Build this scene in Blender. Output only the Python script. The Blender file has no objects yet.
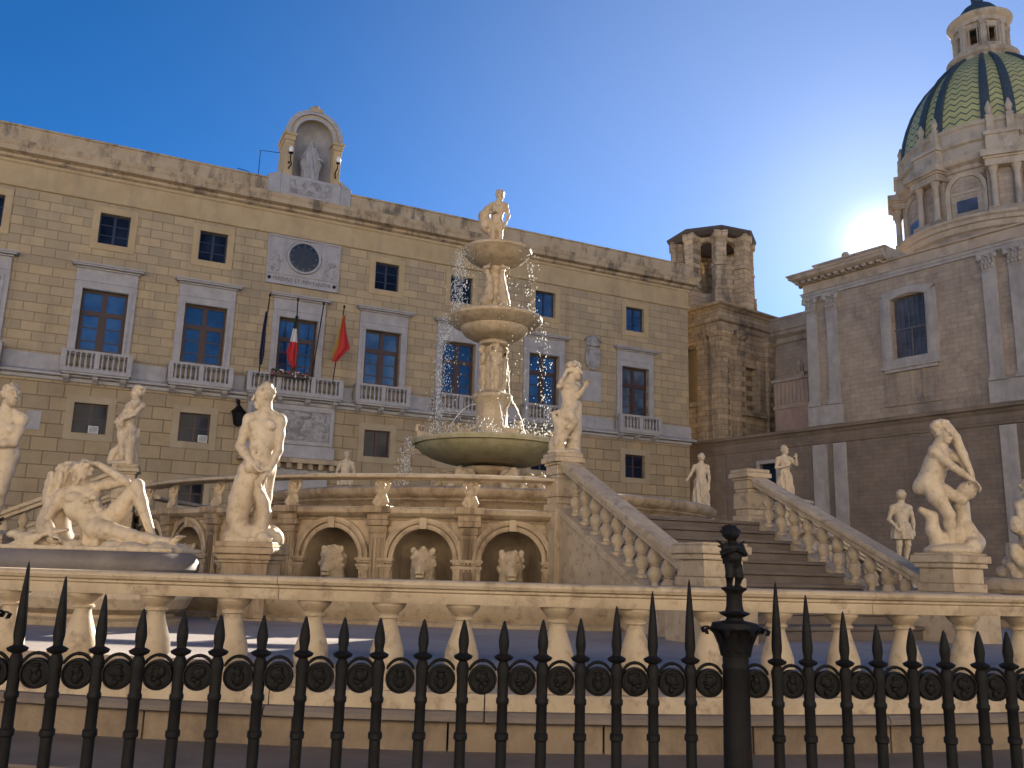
import bpy, bmesh, math, random
import numpy as np
from mathutils import Matrix, Vector
random.seed(7); rng = np.random.default_rng(7)
R = math.radians; sin = math.sin; cos = math.cos; PI = math.pi
sc = bpy.context.scene; C = sc.collection
# ------------------------------------------------------------------ camera
cam = bpy.data.cameras.new('camera'); co = bpy.data.objects.new('camera', cam); C.objects.link(co)
sc.camera = co
_p, _r = R(11.8), R(1.6)
_F = Vector((0, cos(_p), sin(_p))); _U = Vector((0, -sin(_p), cos(_p))); _X = Vector((1, 0, 0))
_rt = _X*cos(_r) + _U*sin(_r); _up = -_X*sin(_r) + _U*cos(_r)
M = Matrix((( _rt.x, _up.x, -_F.x, 0), (_rt.y, _up.y, -_F.y, 0), (_rt.z, _up.z, -_F.z, 1.7), (0, 0, 0, 1)))
co.matrix_world = M
cam.sensor_width = 36; cam.lens = 880/1024*36; cam.clip_end = 3000; cam.clip_start = .05
# ------------------------------------------------------------------ light
SUN_AZ, SUN_EL = R(23.7), R(19.9)
SD = Vector((sin(SUN_AZ)*cos(SUN_EL), cos(SUN_AZ)*cos(SUN_EL), sin(SUN_EL)))
w = bpy.data.worlds.new('World'); sc.world = w; w.use_nodes = True
nt = w.node_tree; bg = nt.nodes['Background']
sky = nt.nodes.new('ShaderNodeTexSky'); sky.sky_type = 'NISHITA'; sky.sun_disc = False
sky.sun_elevation = SUN_EL; sky.sun_rotation = SUN_AZ
sky.air_density = 0.56; sky.dust_density = 0.0; sky.ozone_density = 4.0; sky.altitude = 800
# aureole of the sun in the sky: direction-only, part of the sky's own light
tc = nt.nodes.new('ShaderNodeTexCoord')
dot = nt.nodes.new('ShaderNodeVectorMath'); dot.operation = 'DOT_PRODUCT'; dot.inputs[1].default_value = SD
nt.links.new(tc.outputs['Generated'], dot.inputs[0])
def wmath(op, a, b):
    n = nt.nodes.new('ShaderNodeMath'); n.operation = op
    for i, v in enumerate((a, b)):
        if hasattr(v, 'links'): nt.links.new(v, n.inputs[i])
        else: n.inputs[i].default_value = v
    return n.outputs[0]
dmax = wmath('MAXIMUM', dot.outputs['Value'], 0.0)
glow = wmath('ADD', wmath('MULTIPLY', wmath('POWER', dmax, 2400.0), 7.0), wmath('MULTIPLY', wmath('POWER', dmax, 130.0), 1.7))
glow = wmath('ADD', glow, wmath('MULTIPLY', wmath('POWER', dmax, 10.0), 1.6))
gc = nt.nodes.new('ShaderNodeMixRGB'); gc.blend_type = 'ADD'; gc.inputs[0].default_value = 1
gm = nt.nodes.new('ShaderNodeVectorMath'); gm.operation = 'SCALE'; gm.inputs[0].default_value = (1.0, .975, .94)
nt.links.new(glow, gm.inputs['Scale'])
hs_ = nt.nodes.new('ShaderNodeHueSaturation'); hs_.inputs['Saturation'].default_value = 1.2; nt.links.new(sky.outputs[0], hs_.inputs['Color']); nt.links.new(hs_.outputs[0], gc.inputs[1]); nt.links.new(gm.outputs[0], gc.inputs[2])
nt.links.new(gc.outputs[0], bg.inputs[0]); bg.inputs[1].default_value = 0.05
sl = bpy.data.lights.new('sun', 'SUN'); so = bpy.data.objects.new('sun', sl); C.objects.link(so)
sl.energy = 5.0; sl.angle = R(.5); sl.color = (1, .9, .74)
so.rotation_euler = SD.to_track_quat('Z', 'Y').to_euler(); so.location = (0, 0, 60)
vs = sc.view_settings; vs.view_transform = 'Standard'; vs.look = 'None'; vs.gamma = 1; vs.use_curve_mapping = False
vs.exposure = 1.95
# ------------------------------------------------------------------ materials
def N(t, ty, **kw):
    n = t.nodes.new(ty)
    for k, v in kw.items():
        if k in n.inputs: n.inputs[k].default_value = v
        else: setattr(n, k, v)
    return n
def ramp(t, src, p0, c0, p1, c1):
    r = t.nodes.new('ShaderNodeValToRGB'); t.links.new(src, r.inputs[0])
    e = r.color_ramp.elements; e[0].position = p0; e[1].position = p1
    e[0].color = (*c0, 1) if len(c0) == 3 else c0; e[1].color = (*c1, 1) if len(c1) == 3 else c1
    return r.outputs[0]
def mixc(t, fac, a, b, mode='MIX'):
    m = t.nodes.new('ShaderNodeMixRGB'); m.blend_type = mode
    for i, v in enumerate((fac, a, b)):
        if hasattr(v, 'links'): t.links.new(v, m.inputs[i])
        elif i == 0: m.inputs[0].default_value = v
        else: m.inputs[i].default_value = (*v, 1)
    return m.outputs[0]
def stone(name, c1, c2, scale=1.5, rough=.8, bump=.25, bscale=30, stain=None, samt=.6, sscale=(1.2, 1.2, .25), s0=.5, s1=.72, brick=None, bc=None, mortar=None, spec=.3, dirt=None, bdist=.02):
    m = bpy.data.materials.new(name); m.use_nodes = True; t = m.node_tree; b = t.nodes['Principled BSDF']
    tc = t.nodes.new('ShaderNodeTexCoord'); ob = tc.outputs['Object']
    n1 = N(t, 'ShaderNodeTexNoise', Scale=scale, Detail=6.0, Roughness=.65); t.links.new(ob, n1.inputs['Vector'])
    col = ramp(t, n1.outputs[0], .32, c1, .68, c2)
    h = None
    if brick:
        bw, rh, off, ms = brick
        sx = t.nodes.new('ShaderNodeSeparateXYZ'); t.links.new(ob, sx.inputs[0])
        cx = t.nodes.new('ShaderNodeCombineXYZ'); t.links.new(sx.outputs[0], cx.inputs[0]); t.links.new(sx.outputs[2], cx.inputs[1])
        br = t.nodes.new('ShaderNodeTexBrick'); t.links.new(cx.outputs[0], br.inputs['Vector'])
        br.offset = off; br.inputs['Scale'].default_value = 1; br.inputs['Brick Width'].default_value = bw; br.inputs['Row Height'].default_value = rh
        br.inputs['Mortar Size'].default_value = ms; br.inputs['Mortar Smooth'].default_value = .35; br.inputs['Bias'].default_value = 0
        br.inputs['Color1'].default_value = (*bc[0], 1); br.inputs['Color2'].default_value = (*bc[1], 1); br.inputs['Mortar'].default_value = (*mortar, 1)
        col = mixc(t, 1.0, col, br.outputs[0], 'MULTIPLY'); h = br.outputs['Fac']
    if stain:
        mp = t.nodes.new('ShaderNodeMapping'); mp.inputs['Scale'].default_value = sscale; t.links.new(ob, mp.inputs[0])
        n2 = N(t, 'ShaderNodeTexNoise', Scale=1.0, Detail=8.0, Roughness=.7); t.links.new(mp.outputs[0], n2.inputs['Vector'])
        f = ramp(t, n2.outputs[0], s0, (0, 0, 0), s1, (samt, samt, samt))
        col = mixc(t, f, col, stain)
    if dirt:
        n4 = N(t, 'ShaderNodeTexNoise', Scale=dirt[1], Detail=5.0, Roughness=.7); t.links.new(ob, n4.inputs['Vector'])
        col = mixc(t, ramp(t, n4.outputs[0], .52, (0, 0, 0), .66, (dirt[2],)*3), col, dirt[0])
    t.links.new(col, b.inputs['Base Color'])
    b.inputs['Roughness'].default_value = rough; b.inputs['Specular IOR Level'].default_value = spec
    n3 = N(t, 'ShaderNodeTexNoise', Scale=bscale, Detail=5.0, Roughness=.7); t.links.new(ob, n3.inputs['Vector'])
    bp = t.nodes.new('ShaderNodeBump'); bp.inputs['Strength'].default_value = bump; bp.inputs['Distance'].default_value = bdist
    t.links.new(n3.outputs[0], bp.inputs['Height'])
    if h is not None:
        b2 = t.nodes.new('ShaderNodeBump'); b2.invert = True; b2.inputs['Strength'].default_value = .55; b2.inputs['Distance'].default_value = .05
        t.links.new(h, b2.inputs['Height']); t.links.new(bp.outputs[0], b2.inputs['Normal']); t.links.new(b2.outputs[0], b.inputs['Normal'])
    else: t.links.new(bp.outputs[0], b.inputs['Normal'])
    return m
def plain(name, c, rough=.5, metal=0, spec=.5, var=.25, scale=8):
    m = bpy.data.materials.new(name); m.use_nodes = True; t = m.node_tree; b = t.nodes['Principled BSDF']
    tc = t.nodes.new('ShaderNodeTexCoord'); n1 = N(t, 'ShaderNodeTexNoise', Scale=scale, Detail=4.0); t.links.new(tc.outputs['Object'], n1.inputs['Vector'])
    col = ramp(t, n1.outputs[0], .3, tuple(x*(1-var) for x in c), .7, tuple(min(1, x*(1+var)) for x in c))
    t.links.new(col, b.inputs['Base Color']); b.inputs['Roughness'].default_value = rough; b.inputs['Metallic'].default_value = metal
    b.inputs['Specular IOR Level'].default_value = spec
    return m
MT = {}
ONE = (1, 1, 1)
MT['ashlar'] = stone('ashlar_stone', (.405, .312, .188), (.49, .388, .245), 1.1, .85, .3, 25, (.17, .14, .11), .6, (.9, .9, .10), .50, .74, dirt=((.24, .19, .14), .55, .45), brick=(1.02, .46, .5, .022), bc=((1.0, .97, .92), (.76, .77, .80)), mortar=(.6, .55, .5))
MT['ashlar_low'] = stone('lower_ashlar_stone', (.34, .26, .155), (.43, .335, .21), 1.0, .85, .35, 25, (.15, .13, .11), .5, (.5, .5, .14), .52, .76, brick=(1.12, .64, .5, .028), bc=((1.0, .97, .93), (.78, .78, .80)), mortar=(.52, .48, .44))
MT['frieze'] = stone('plain_tan_stone', (.40, .29, .155), (.47, .36, .21), .8, .85, .25, 25, (.22, .17, .12), .55, (.6, .6, .12), .5, .72)
MT['parapet'] = stone('weathered_parapet_stone', (.38, .28, .17), (.47, .37, .25), 1.2, .9, .4, 18, (.075, .065, .055), .75, (1.3, 1.3, .45), .50, .64)
MT['lowframe'] = stone('dull_tan_frame_stone', (.33, .26, .165), (.41, .33, .22), .8, .85, .25, 25, (.2, .16, .12), .55, (.6, .6, .2), .5, .72)
MT['wmarble'] = stone('grey_white_marble', (.30, .285, .285), (.40, .38, .375), 2, .6, .15, 30, (.26, .235, .22), .5, (1.5, 1.5, .3), .5, .75)
MT['relief'] = stone('carved_marble', (.33, .31, .30), (.46, .44, .43), 5, .7, .9, 9, (.20, .17, .15), .7, (3, 3, 3), .48, .6, bdist=.12)
MT['wood'] = plain('red_brown_window_wood', (.045, .018, .014), .5)
MT['woodblue'] = plain('dark_blue_window_wood', (.012, .018, .04), .4)
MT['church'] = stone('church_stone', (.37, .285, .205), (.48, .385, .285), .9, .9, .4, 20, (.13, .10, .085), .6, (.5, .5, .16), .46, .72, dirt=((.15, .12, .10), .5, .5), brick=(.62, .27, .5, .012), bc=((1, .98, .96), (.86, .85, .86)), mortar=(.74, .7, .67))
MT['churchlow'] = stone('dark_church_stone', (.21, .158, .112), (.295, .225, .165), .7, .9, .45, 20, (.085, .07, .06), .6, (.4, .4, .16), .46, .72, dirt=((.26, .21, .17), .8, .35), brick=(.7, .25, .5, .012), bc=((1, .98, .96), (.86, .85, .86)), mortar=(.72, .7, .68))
MT['chmarble'] = stone('grey_church_marble', (.33, .29, .25), (.44, .395, .345), 1.5, .7, .2, 25, (.20, .17, .15), .6, (1, 1, .22), .48, .72)
MT['chtrim'] = stone('church_trim_stone', (.38, .295, .21), (.48, .385, .285), 1.2, .85, .4, 18, (.13, .105, .085), .7, (.8, .8, .4), .5, .68)
MT['tower'] = stone('eroded_tower_stone', (.47, .35, .22), (.62, .49, .33), 1.4, .95, .9, 5, (.09, .07, .055), .75, (.7, .7, .35), .48, .66, brick=(.7, .36, .5, .02), bc=((1, .97, .92), (.7, .7, .72)), mortar=(.45, .4, .35), bdist=.08)
MT['marble'] = stone('weathered_statue_marble', (.45, .355, .245), (.56, .46, .335), 4, .55, .25, 60, (.30, .215, .13), .65, (5, 5, 1.4), .5, .72, dirt=((.15, .11, .08), 14, .4), bdist=.01)
MT['marbleb'] = stone('golden_stained_marble', (.38, .29, .19), (.50, .395, .27), 3, .55, .4, 40, (.20, .135, .07), .7, (3, 3, 1), .5, .7, dirt=((.12, .09, .06), 8, .4), bdist=.012)
MT['balu'] = stone('warm_balustrade_marble', (.37, .285, .19), (.46, .37, .26), 2.5, .6, .25, 45, (.24, .175, .11), .6, (2, 2, .8), .48, .70, dirt=((.13, .09, .06), 7, .55), bdist=.012)
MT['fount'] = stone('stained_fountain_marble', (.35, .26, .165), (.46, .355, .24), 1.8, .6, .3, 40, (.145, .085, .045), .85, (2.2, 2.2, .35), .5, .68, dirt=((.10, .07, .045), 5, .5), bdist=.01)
MT['pilstain'] = stone('brown_streaked_marble', (.25, .17, .10), (.40, .30, .19), 2.5, .6, .3, 40, (.09, .055, .03), .85, (6, 6, .5), .45, .62)
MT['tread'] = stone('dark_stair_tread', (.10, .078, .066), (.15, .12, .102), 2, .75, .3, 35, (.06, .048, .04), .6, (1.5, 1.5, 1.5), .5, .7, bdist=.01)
MT['greenbowl'] = stone('algae_green_marble', (.30, .265, .145), (.44, .375, .24), 2.2, .5, .3, 40, (.16, .155, .075), .7, (2.5, 2.5, .5), .48, .68, bdist=.01)
MT['baseblk'] = stone('brown_base_stone', (.17, .125, .085), (.26, .195, .135), 2.2, .8, .5, 25, (.075, .055, .04), .7, (2, 2, 1), .48, .66)
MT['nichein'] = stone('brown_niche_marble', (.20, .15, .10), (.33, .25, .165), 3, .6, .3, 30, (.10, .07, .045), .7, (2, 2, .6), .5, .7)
MT['step'] = stone('worn_step_stone', (.13, .105, .088), (.19, .155, .13), 2, .75, .3, 35, (.11, .085, .07), .6, (1.5, 1.5, 1.5), .5, .7, bdist=.01)
MT['slab'] = stone('dark_grey_slab', (.12, .10, .09), (.18, .155, .14), 2.5, .5, .3, 40, (.08, .07, .065), .6, (2, 2, 2), .5, .7, bdist=.01)
MT['floor'] = stone('grey_paving', (.24, .205, .19), (.33, .285, .265), 1.2, .7, .3, 30, (.20, .18, .18), .6, (1, 1, 1), .5, .7)
MT['ground'] = stone('square_paving', (.20, .18, .165), (.27, .245, .22), .8, .8, .3, 25, (.13, .115, .10), .6, (.6, .6, .6), .5, .7)
def ironmat():
    m = bpy.data.materials.new('black_painted_iron'); m.use_nodes = True; t = m.node_tree; b = t.nodes['Principled BSDF']
    tc = t.nodes.new('ShaderNodeTexCoord'); n = N(t, 'ShaderNodeTexNoise', Scale=22.0, Detail=6.0, Roughness=.7); t.links.new(tc.outputs['Object'], n.inputs['Vector'])
    c = ramp(t, n.outputs[0], .58, (.0045, .004, .004), .75, (.028, .014, .008)); t.links.new(c, b.inputs['Base Color'])
    t.links.new(ramp(t, n.outputs[0], .4, (.6,)*3, .7, (.85,)*3), b.inputs['Roughness']); b.inputs['Specular IOR Level'].default_value = .22
    n2 = N(t, 'ShaderNodeTexNoise', Scale=160.0, Detail=3.0); t.links.new(tc.outputs['Object'], n2.inputs['Vector'])
    bp = t.nodes.new('ShaderNodeBump'); bp.inputs['Strength'].default_value = .35; bp.inputs['Distance'].default_value = .002; t.links.new(n2.outputs[0], bp.inputs['Height']); t.links.new(bp.outputs[0], b.inputs['Normal']); return m
MT['iron'] = ironmat()
MT['dark'] = plain('dark_interior', (.008, .008, .009), .9, 0, .1)
MT['teal'] = stone('dark_slate_tile', (.032, .045, .052), (.065, .08, .088), 6, .5, .2, 20)
MT['grill'] = plain('grey_lead_bars', (.10, .10, .11), .6)
MT['dial'] = plain('grey_dial_marks', (.10, .14, .17), .5)
MT['letters'] = plain('lead_letters', (.13, .11, .105), .7)
MT['ac'] = plain('white_plastic', (.6, .6, .6), .5)
def glass(name, c, rough=.06, spec=.8, ior=1.7):
    m = bpy.data.materials.new(name); m.use_nodes = True; t = m.node_tree; b = t.nodes['Principled BSDF']
    tc = t.nodes.new('ShaderNodeTexCoord'); n1 = N(t, 'ShaderNodeTexNoise', Scale=.9, Detail=3.0); t.links.new(tc.outputs['Object'], n1.inputs['Vector'])
    t.links.new(ramp(t, n1.outputs[0], .35, tuple(x*.45 for x in c), .65, tuple(x*1.4 for x in c)), b.inputs['Base Color'])
    b.inputs['Roughness'].default_value = rough; b.inputs['IOR'].default_value = ior; b.inputs['Specular IOR Level'].default_value = spec
    return m
MT['pane'] = glass('sky_tinted_pane', (.03, .06, .13)); MT['pane_b'] = glass('dark_blue_pane', (.016, .03, .06)); MT['pane_c'] = glass('curtained_pane', (.06, .095, .15), .1)  # blue of the reflected sky is partly painted into these base colours
MT['panedark'] = glass('dark_pane', (.012, .018, .035), .06, .4, 1.25)
MT['chpane'] = glass('leaded_pane', (.06, .065, .085), .3, .4)
# ------------------------------------------------------------------ mesh helpers
class MB:
    def __init__(s): s.v = []; s.f = []
    def add(s, vs, fs, xf=None):
        o = len(s.v); s.v += [tuple(xf(*p)) if xf else tuple(p) for p in vs]; s.f += [tuple(i+o for i in f) for f in fs]; return s
    def box(s, x0, x1, y0, y1, z0, z1, xf=None):
        vs = [(x, y, z) for x in (x0, x1) for y in (y0, y1) for z in (z0, z1)]
        return s.add(vs, [(0, 1, 3, 2), (4, 6, 7, 5), (0, 4, 5, 1), (2, 3, 7, 6), (0, 2, 6, 4), (1, 5, 7, 3)], xf)
    def prism(s, poly, y0, y1, xf=None):                  # poly in (x, z), counter-clockwise seen from -y
        n = len(poly); vs = [(x, y0, z) for x, z in poly] + [(x, y1, z) for x, z in poly]
        fs = [tuple(range(n)), tuple(range(2*n-1, n-1, -1))] + [(i, i+n, (i+1) % n+n, (i+1) % n) for i in range(n)]
        return s.add(vs, fs, xf)
    def slab(s, poly, z0, z1, xf=None):                   # poly in (x, y)
        n = len(poly); vs = [(x, y, z0) for x, y in poly] + [(x, y, z1) for x, y in poly]
        fs = [tuple(range(n-1, -1, -1)), tuple(range(n, 2*n))] + [(i, (i+1) % n, (i+1) % n+n, i+n) for i in range(n)]
        return s.add(vs, fs, xf)
    def rows(s, rows, closed=False, xf=None):             # list of equal rings/rows of points -> quads
        m = len(rows[0]); vs = [p for r in rows for p in r]; fs = []
        for i in range(len(rows)-1):
            for j in range(m if closed else m-1):
                k = (j+1) % m; fs.append((i*m+j, i*m+k, (i+1)*m+k, (i+1)*m+j))
        return s.add(vs, fs, xf)
    def lathe(s, prof, n=24, c=(0, 0, 0), a0=0, a1=2*PI, xf=None, caps=True, sx=1, sy=1):
        full = abs(a1-a0-2*PI) < 1e-6; m = n if full else n+1
        rows = [[(c[0]+sx*r*cos(a0+(a1-a0)*j/n), c[1]+sy*r*sin(a0+(a1-a0)*j/n), c[2]+z) for j in range(m)] for r, z in prof]
        s.rows(rows, full, xf)
        if caps and full:
            for r, fl in ((rows[0], True), (rows[-1], False)):
                s.add(r, [tuple(range(m-1, -1, -1)) if fl else tuple(range(m))], xf)
        return s
    def tube(s, pts, rad, n=8, xf=None):
        pts = [Vector(p) for p in pts]; rad = rad if hasattr(rad, '__len__') else [rad]*len(pts); rows = []
        pu = None
        for i, p in enumerate(pts):
            d = (pts[min(i+1, len(pts)-1)]-pts[max(i-1, 0)]).normalized()
            u = (pu - d*pu.dot(d)) if pu else (Vector((0, 0, 1)) if abs(d.z) < .9 else Vector((1, 0, 0))).cross(d)
            u.normalize(); pu = u; v = d.cross(u)
            rows.append([tuple(p+(u*cos(2*PI*j/n)+v*sin(2*PI*j/n))*rad[i]) for j in range(n)])
        s.rows(rows, True, xf); s.add(rows[0], [tuple(range(n-1, -1, -1))], xf); s.add(rows[-1], [tuple(range(n))], xf); return s
    def ball(s, c, r, n=8, m=6, xf=None):
        r = r if hasattr(r, '__len__') else (r, r, r)
        rows = [[(c[0]+r[0]*sin(PI*i/m)*cos(2*PI*j/n), c[1]+r[1]*sin(PI*i/m)*sin(2*PI*j/n), c[2]-r[2]*cos(PI*i/m)) for j in range(n)] for i in range(m+1)]
        return s.rows(rows, True, xf)
    def arc(s, prof, t0, t1, n, xf=None):                 # closed profile (r, z) swept round z axis; angle 0 = towards camera (-y)
        m = len(prof); rows = [[(r*sin(t0+(t1-t0)*i/n), -r*cos(t0+(t1-t0)*i/n), z) for r, z in prof] for i in range(n+1)]
        s.rows(rows, True, xf)
        if abs(t1-t0) < 2*PI-1e-6: s.add(rows[0], [tuple(range(m-1, -1, -1))], xf); s.add(rows[-1], [tuple(range(m))], xf)
        return s
    def build(s, name, mat, parent=None, smooth=None, bev=0, loc=None, rz=0):
        me = bpy.data.meshes.new(name); me.from_pydata(s.v, [], s.f); me.update()
        bm = bmesh.new(); bm.from_mesh(me); bmesh.ops.remove_doubles(bm, verts=bm.verts, dist=1e-5); bmesh.ops.recalc_face_normals(bm, faces=bm.faces); bm.to_mesh(me); bm.free()
        if smooth:
            for p in me.polygons: p.use_smooth = True
            me.set_sharp_from_angle(angle=R(smooth))
        me.materials.append(mat if not isinstance(mat, str) else MT[mat])
        o = bpy.data.objects.new(name, me); C.objects.link(o)
        if parent: o.parent = parent
        if loc: o.location = loc
        if rz: o.rotation_euler.z = rz
        if bev:
            b = o.modifiers.new('bevel', 'BEVEL'); b.width = bev; b.segments = 2; b.limit_method = 'ANGLE'; b.angle_limit = R(40)
        return o
def rough_up(o, amp, scale, sub=0):                       # real unevenness of eroded stone
    if sub:
        m = o.modifiers.new('sub', 'SUBSURF'); m.subdivision_type = 'SIMPLE'; m.levels = m.render_levels = sub
    tx = bpy.data.textures.get('erosion%g' % scale) or bpy.data.textures.new('erosion%g' % scale, 'CLOUDS'); tx.noise_scale = scale; tx.noise_depth = 3
    d = o.modifiers.new('erosion', 'DISPLACE'); d.texture = tx; d.strength = amp; d.texture_coords = 'LOCAL'
def tag(o, label=None, cat=None, group=None, kind=None):
    for k, v in (('label', label), ('category', cat), ('group', group), ('kind', kind)):
        if v: o[k] = v
    return o
def thing(name, label, cat, loc=(0, 0, 0), rz=0, group=None):
    o = bpy.data.objects.new(name, None); C.objects.link(o); o.location = loc; o.rotation_euler.z = rz; o.empty_display_size = .2
    return tag(o, label, cat, group)
def copy_tree(o, parent=None):
    c = o.copy(); C.objects.link(c)
    if parent: c.parent = parent
    for ch in list(o.children): copy_tree(ch, c)
    return c
def dup(o, loc, rz=0, parent=None):
    c = copy_tree(o, parent if parent else o.parent); c.location = loc; c.rotation_euler.z = rz; return c
def wall(mb, x0, x1, z0, z1, y, holes, depth, arch=False):  # front sheet facing -y with rectangular openings and their reveals
    xs = sorted({x0, x1, *[h[0] for h in holes], *[h[1] for h in holes]}); zs = sorted({z0, z1, *[h[2] for h in holes], *[h[3] for h in holes]})
    xs = [x for x in xs if x0 <= x <= x1]; zs = [z for z in zs if z0 <= z <= z1]
    for a, b in zip(xs, xs[1:]):
        for c, d in zip(zs, zs[1:]):
            mx, mz = (a+b)/2, (c+d)/2
            if any(h[0] < mx < h[1] and h[2] < mz < h[3] for h in holes): continue
            mb.add([(a, y, c), (b, y, c), (b, y, d), (a, y, d)], [(0, 1, 2, 3)])
    for a, b, c, d in holes:
        c2, d2 = max(c, z0), min(d, z1)
        for q in ([(a, y, c2), (a, y+depth, c2), (a, y+depth, d2), (a, y, d2)], [(b, y, d2), (b, y+depth, d2), (b, y+depth, c2), (b, y, c2)],
                  [(a, y, d2), (a, y+depth, d2), (b, y+depth, d2), (b, y, d2)], [(a, y, c2), (b, y, c2), (b, y+depth, c2), (a, y+depth, c2)]):
            mb.add(q, [(0, 1, 2, 3)])
def ring_frame(mb, x0, x1, z0, z1, t, y0, y1, bottom=True):
    mb.box(x0-t, x0, y0, y1, z0-(t if bottom else 0), z1); mb.box(x1, x1+t, y0, y1, z0-(t if bottom else 0), z1); mb.box(x0-t, x1+t, y0, y1, z1, z1+t)
    if bottom: mb.box(x0, x1, y0, y1, z0-t, z0)
def text_mesh(txt, size, width, name, mat, parent, loc, depth=.015):
    cu = bpy.data.curves.new(name, 'FONT'); cu.body = txt; cu.size = size; cu.extrude = depth; cu.align_x = 'CENTER'; cu.align_y = 'CENTER'
    to = bpy.data.objects.new(name, cu); C.objects.link(to)
    dg = bpy.context.evaluated_depsgraph_get(); me = bpy.data.meshes.new_from_object(to.evaluated_get(dg)); bpy.data.objects.remove(to); bpy.data.curves.remove(cu)
    xs = [v.co.x for v in me.vertices]; k = width/(max(xs)-min(xs)); cx = (max(xs)+min(xs))/2
    for v in me.vertices: v.co = Vector(((v.co.x-cx)*k, -v.co.z, v.co.y))
    me.materials.append(MT[mat]); o = bpy.data.objects.new(name, me); C.objects.link(o); o.parent = parent; o.location = loc; return o
# ------------------------------------------------------------------ ground
def sheet(name, mat, x0, x1, y0, y1, z):
    mb = MB(); mb.add([(x0, y0, z), (x1, y0, z), (x1, y1, z), (x0, y1, z)], [(0, 1, 2, 3)]); return tag(mb.build(name, mat), kind='structure')
sheet('ground', 'ground', -900, 900, -900, 900, 0)
# ------------------------------------------------------------------ city palace (local x along the front, y into the building)
pal = thing('city_palace', 'long ochre stone palace with white framed windows, balconies, clock panel and roof shrine', 'palace', (-22.559, 40.0, 0), math.atan2(.43272, .90153))
BAYS = [-2.6, 2.9, 7.6, 12.3, 17.0, 21.55, 27.1, 33.65]
PX0, PX1, PD = -9.0, 37.85, 16.0
pw, ph0, ph1 = 1.02, 11.2, 14.36
hi = [(b-.69+.02, b+.69+.02, 16.76, 18.34) for b in BAYS if b != 12.3]
mid = [(b-pw, b+pw, ph0, ph1) for b in BAYS]
lo = [(b-.73, b+.73, 7.36, 8.80) for b in BAYS if b != 12.3]
door = [(7.15, 8.33, 4.26, 5.41), (11.9, 13.9, 0.0, 5.2), (-3.3, -1.9, 4.2, 5.6)]
mb = MB(); wall(mb, PX0, PX1, 10.0, 19.0, 0, hi+mid, .42)
mb.add([(PX1, 0, 10), (PX1, PD, 10), (PX1, PD, 19), (PX1, 0, 19)], [(0, 1, 2, 3)]); mb.add([(PX0, 0, 10), (PX0, PD, 10), (PX0, PD, 19), (PX0, 0, 19)], [(0, 1, 2, 3)])
mb.build('upper_wall', 'ashlar', pal)
mb = MB(); wall(mb, PX0, PX1, 0, 9.85, 0, lo+door, .42)
mb.add([(PX1, 0, 0), (PX1, PD, 0), (PX1, PD, 10), (PX1, 0, 10)], [(0, 1, 2, 3)]); mb.add([(PX0, 0, 0), (PX0, PD, 0), (PX0, PD, 10), (PX0, 0, 10)], [(0, 1, 2, 3)])
mb.build('ground_floor_wall', 'ashlar_low', pal)
mb = MB(); mb.box(PX0+.1, PX1-.1, .45, PD, 0, 20.5); mb.build('core', 'dark', pal)
# frieze, cornice, parapet
def run(mb, prof, x0=PX0, x1=PX1, d=PD):                  # moulding profile (y out, z) along the front, returning round the right end
    p = [(-y, z) for y, z in prof]
    rows = [[(x0, y, z) for y, z in p], [(x1-y, y, z) for y, z in p], [(x1-y, d, z) for y, z in p]]
    mb.rows(rows); mb.add(rows[0], [tuple(range(len(p)))]); return mb
mb = MB(); run(mb, [(0, 18.86), (.10, 18.90), (.10, 19.02), (.05, 19.05), (.05, 20.02), (.12, 20.08), (.12, 20.2), (.0, 20.22)]); mb.build('frieze', 'frieze', pal, 30)
mb = MB(); run(mb, [(.02, 20.2), (.22, 20.3), (.24, 20.42), (.52, 20.5), (.54, 20.72), (.64, 20.86), (.66, 21.0), (.1, 21.06), (.02, 21.06)]); mb.build('cornice', 'parapet', pal, 30)
mb = MB(); run(mb, [(.30, 21.03), (.30, 21.80), (.36, 21.82), (.36, 21.90), (-.3, 21.92), (-.3, 21.0)]); mb.build('parapet', 'parapet', pal)
mb = MB(); mb.box(PX0, PX1, .3, PD, 20.6, 21.3); mb.build('roof', 'parapet', pal)
# string course of white marble under the balconies
segs = []; e = PX0
for b in BAYS:
    hw = 2.5 if b == 12.3 else 1.56
    segs.append((e, b-hw)); e = b+hw
segs.append((e, PX1))
mb = MB(); run(mb, [(0, 9.72), (.10, 9.76), (.12, 9.9), (.34, 9.95), (.36, 10.06), (.2, 10.14), (.14, 10.2), (0, 10.2)]); mb.build('string_course', 'wmarble', pal, 30)
for a, b in segs: mb = MB(); mb.box(a, b if b < PX1 else PX1+.09, -.09, PD if b >= PX1 else 0, 10.2, 10.92) if b < PX1 else mb.box(a, PX1+.09, -.09, -.001, 10.2, 10.92); mb.build('marble_band', 'wmarble', pal)
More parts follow.
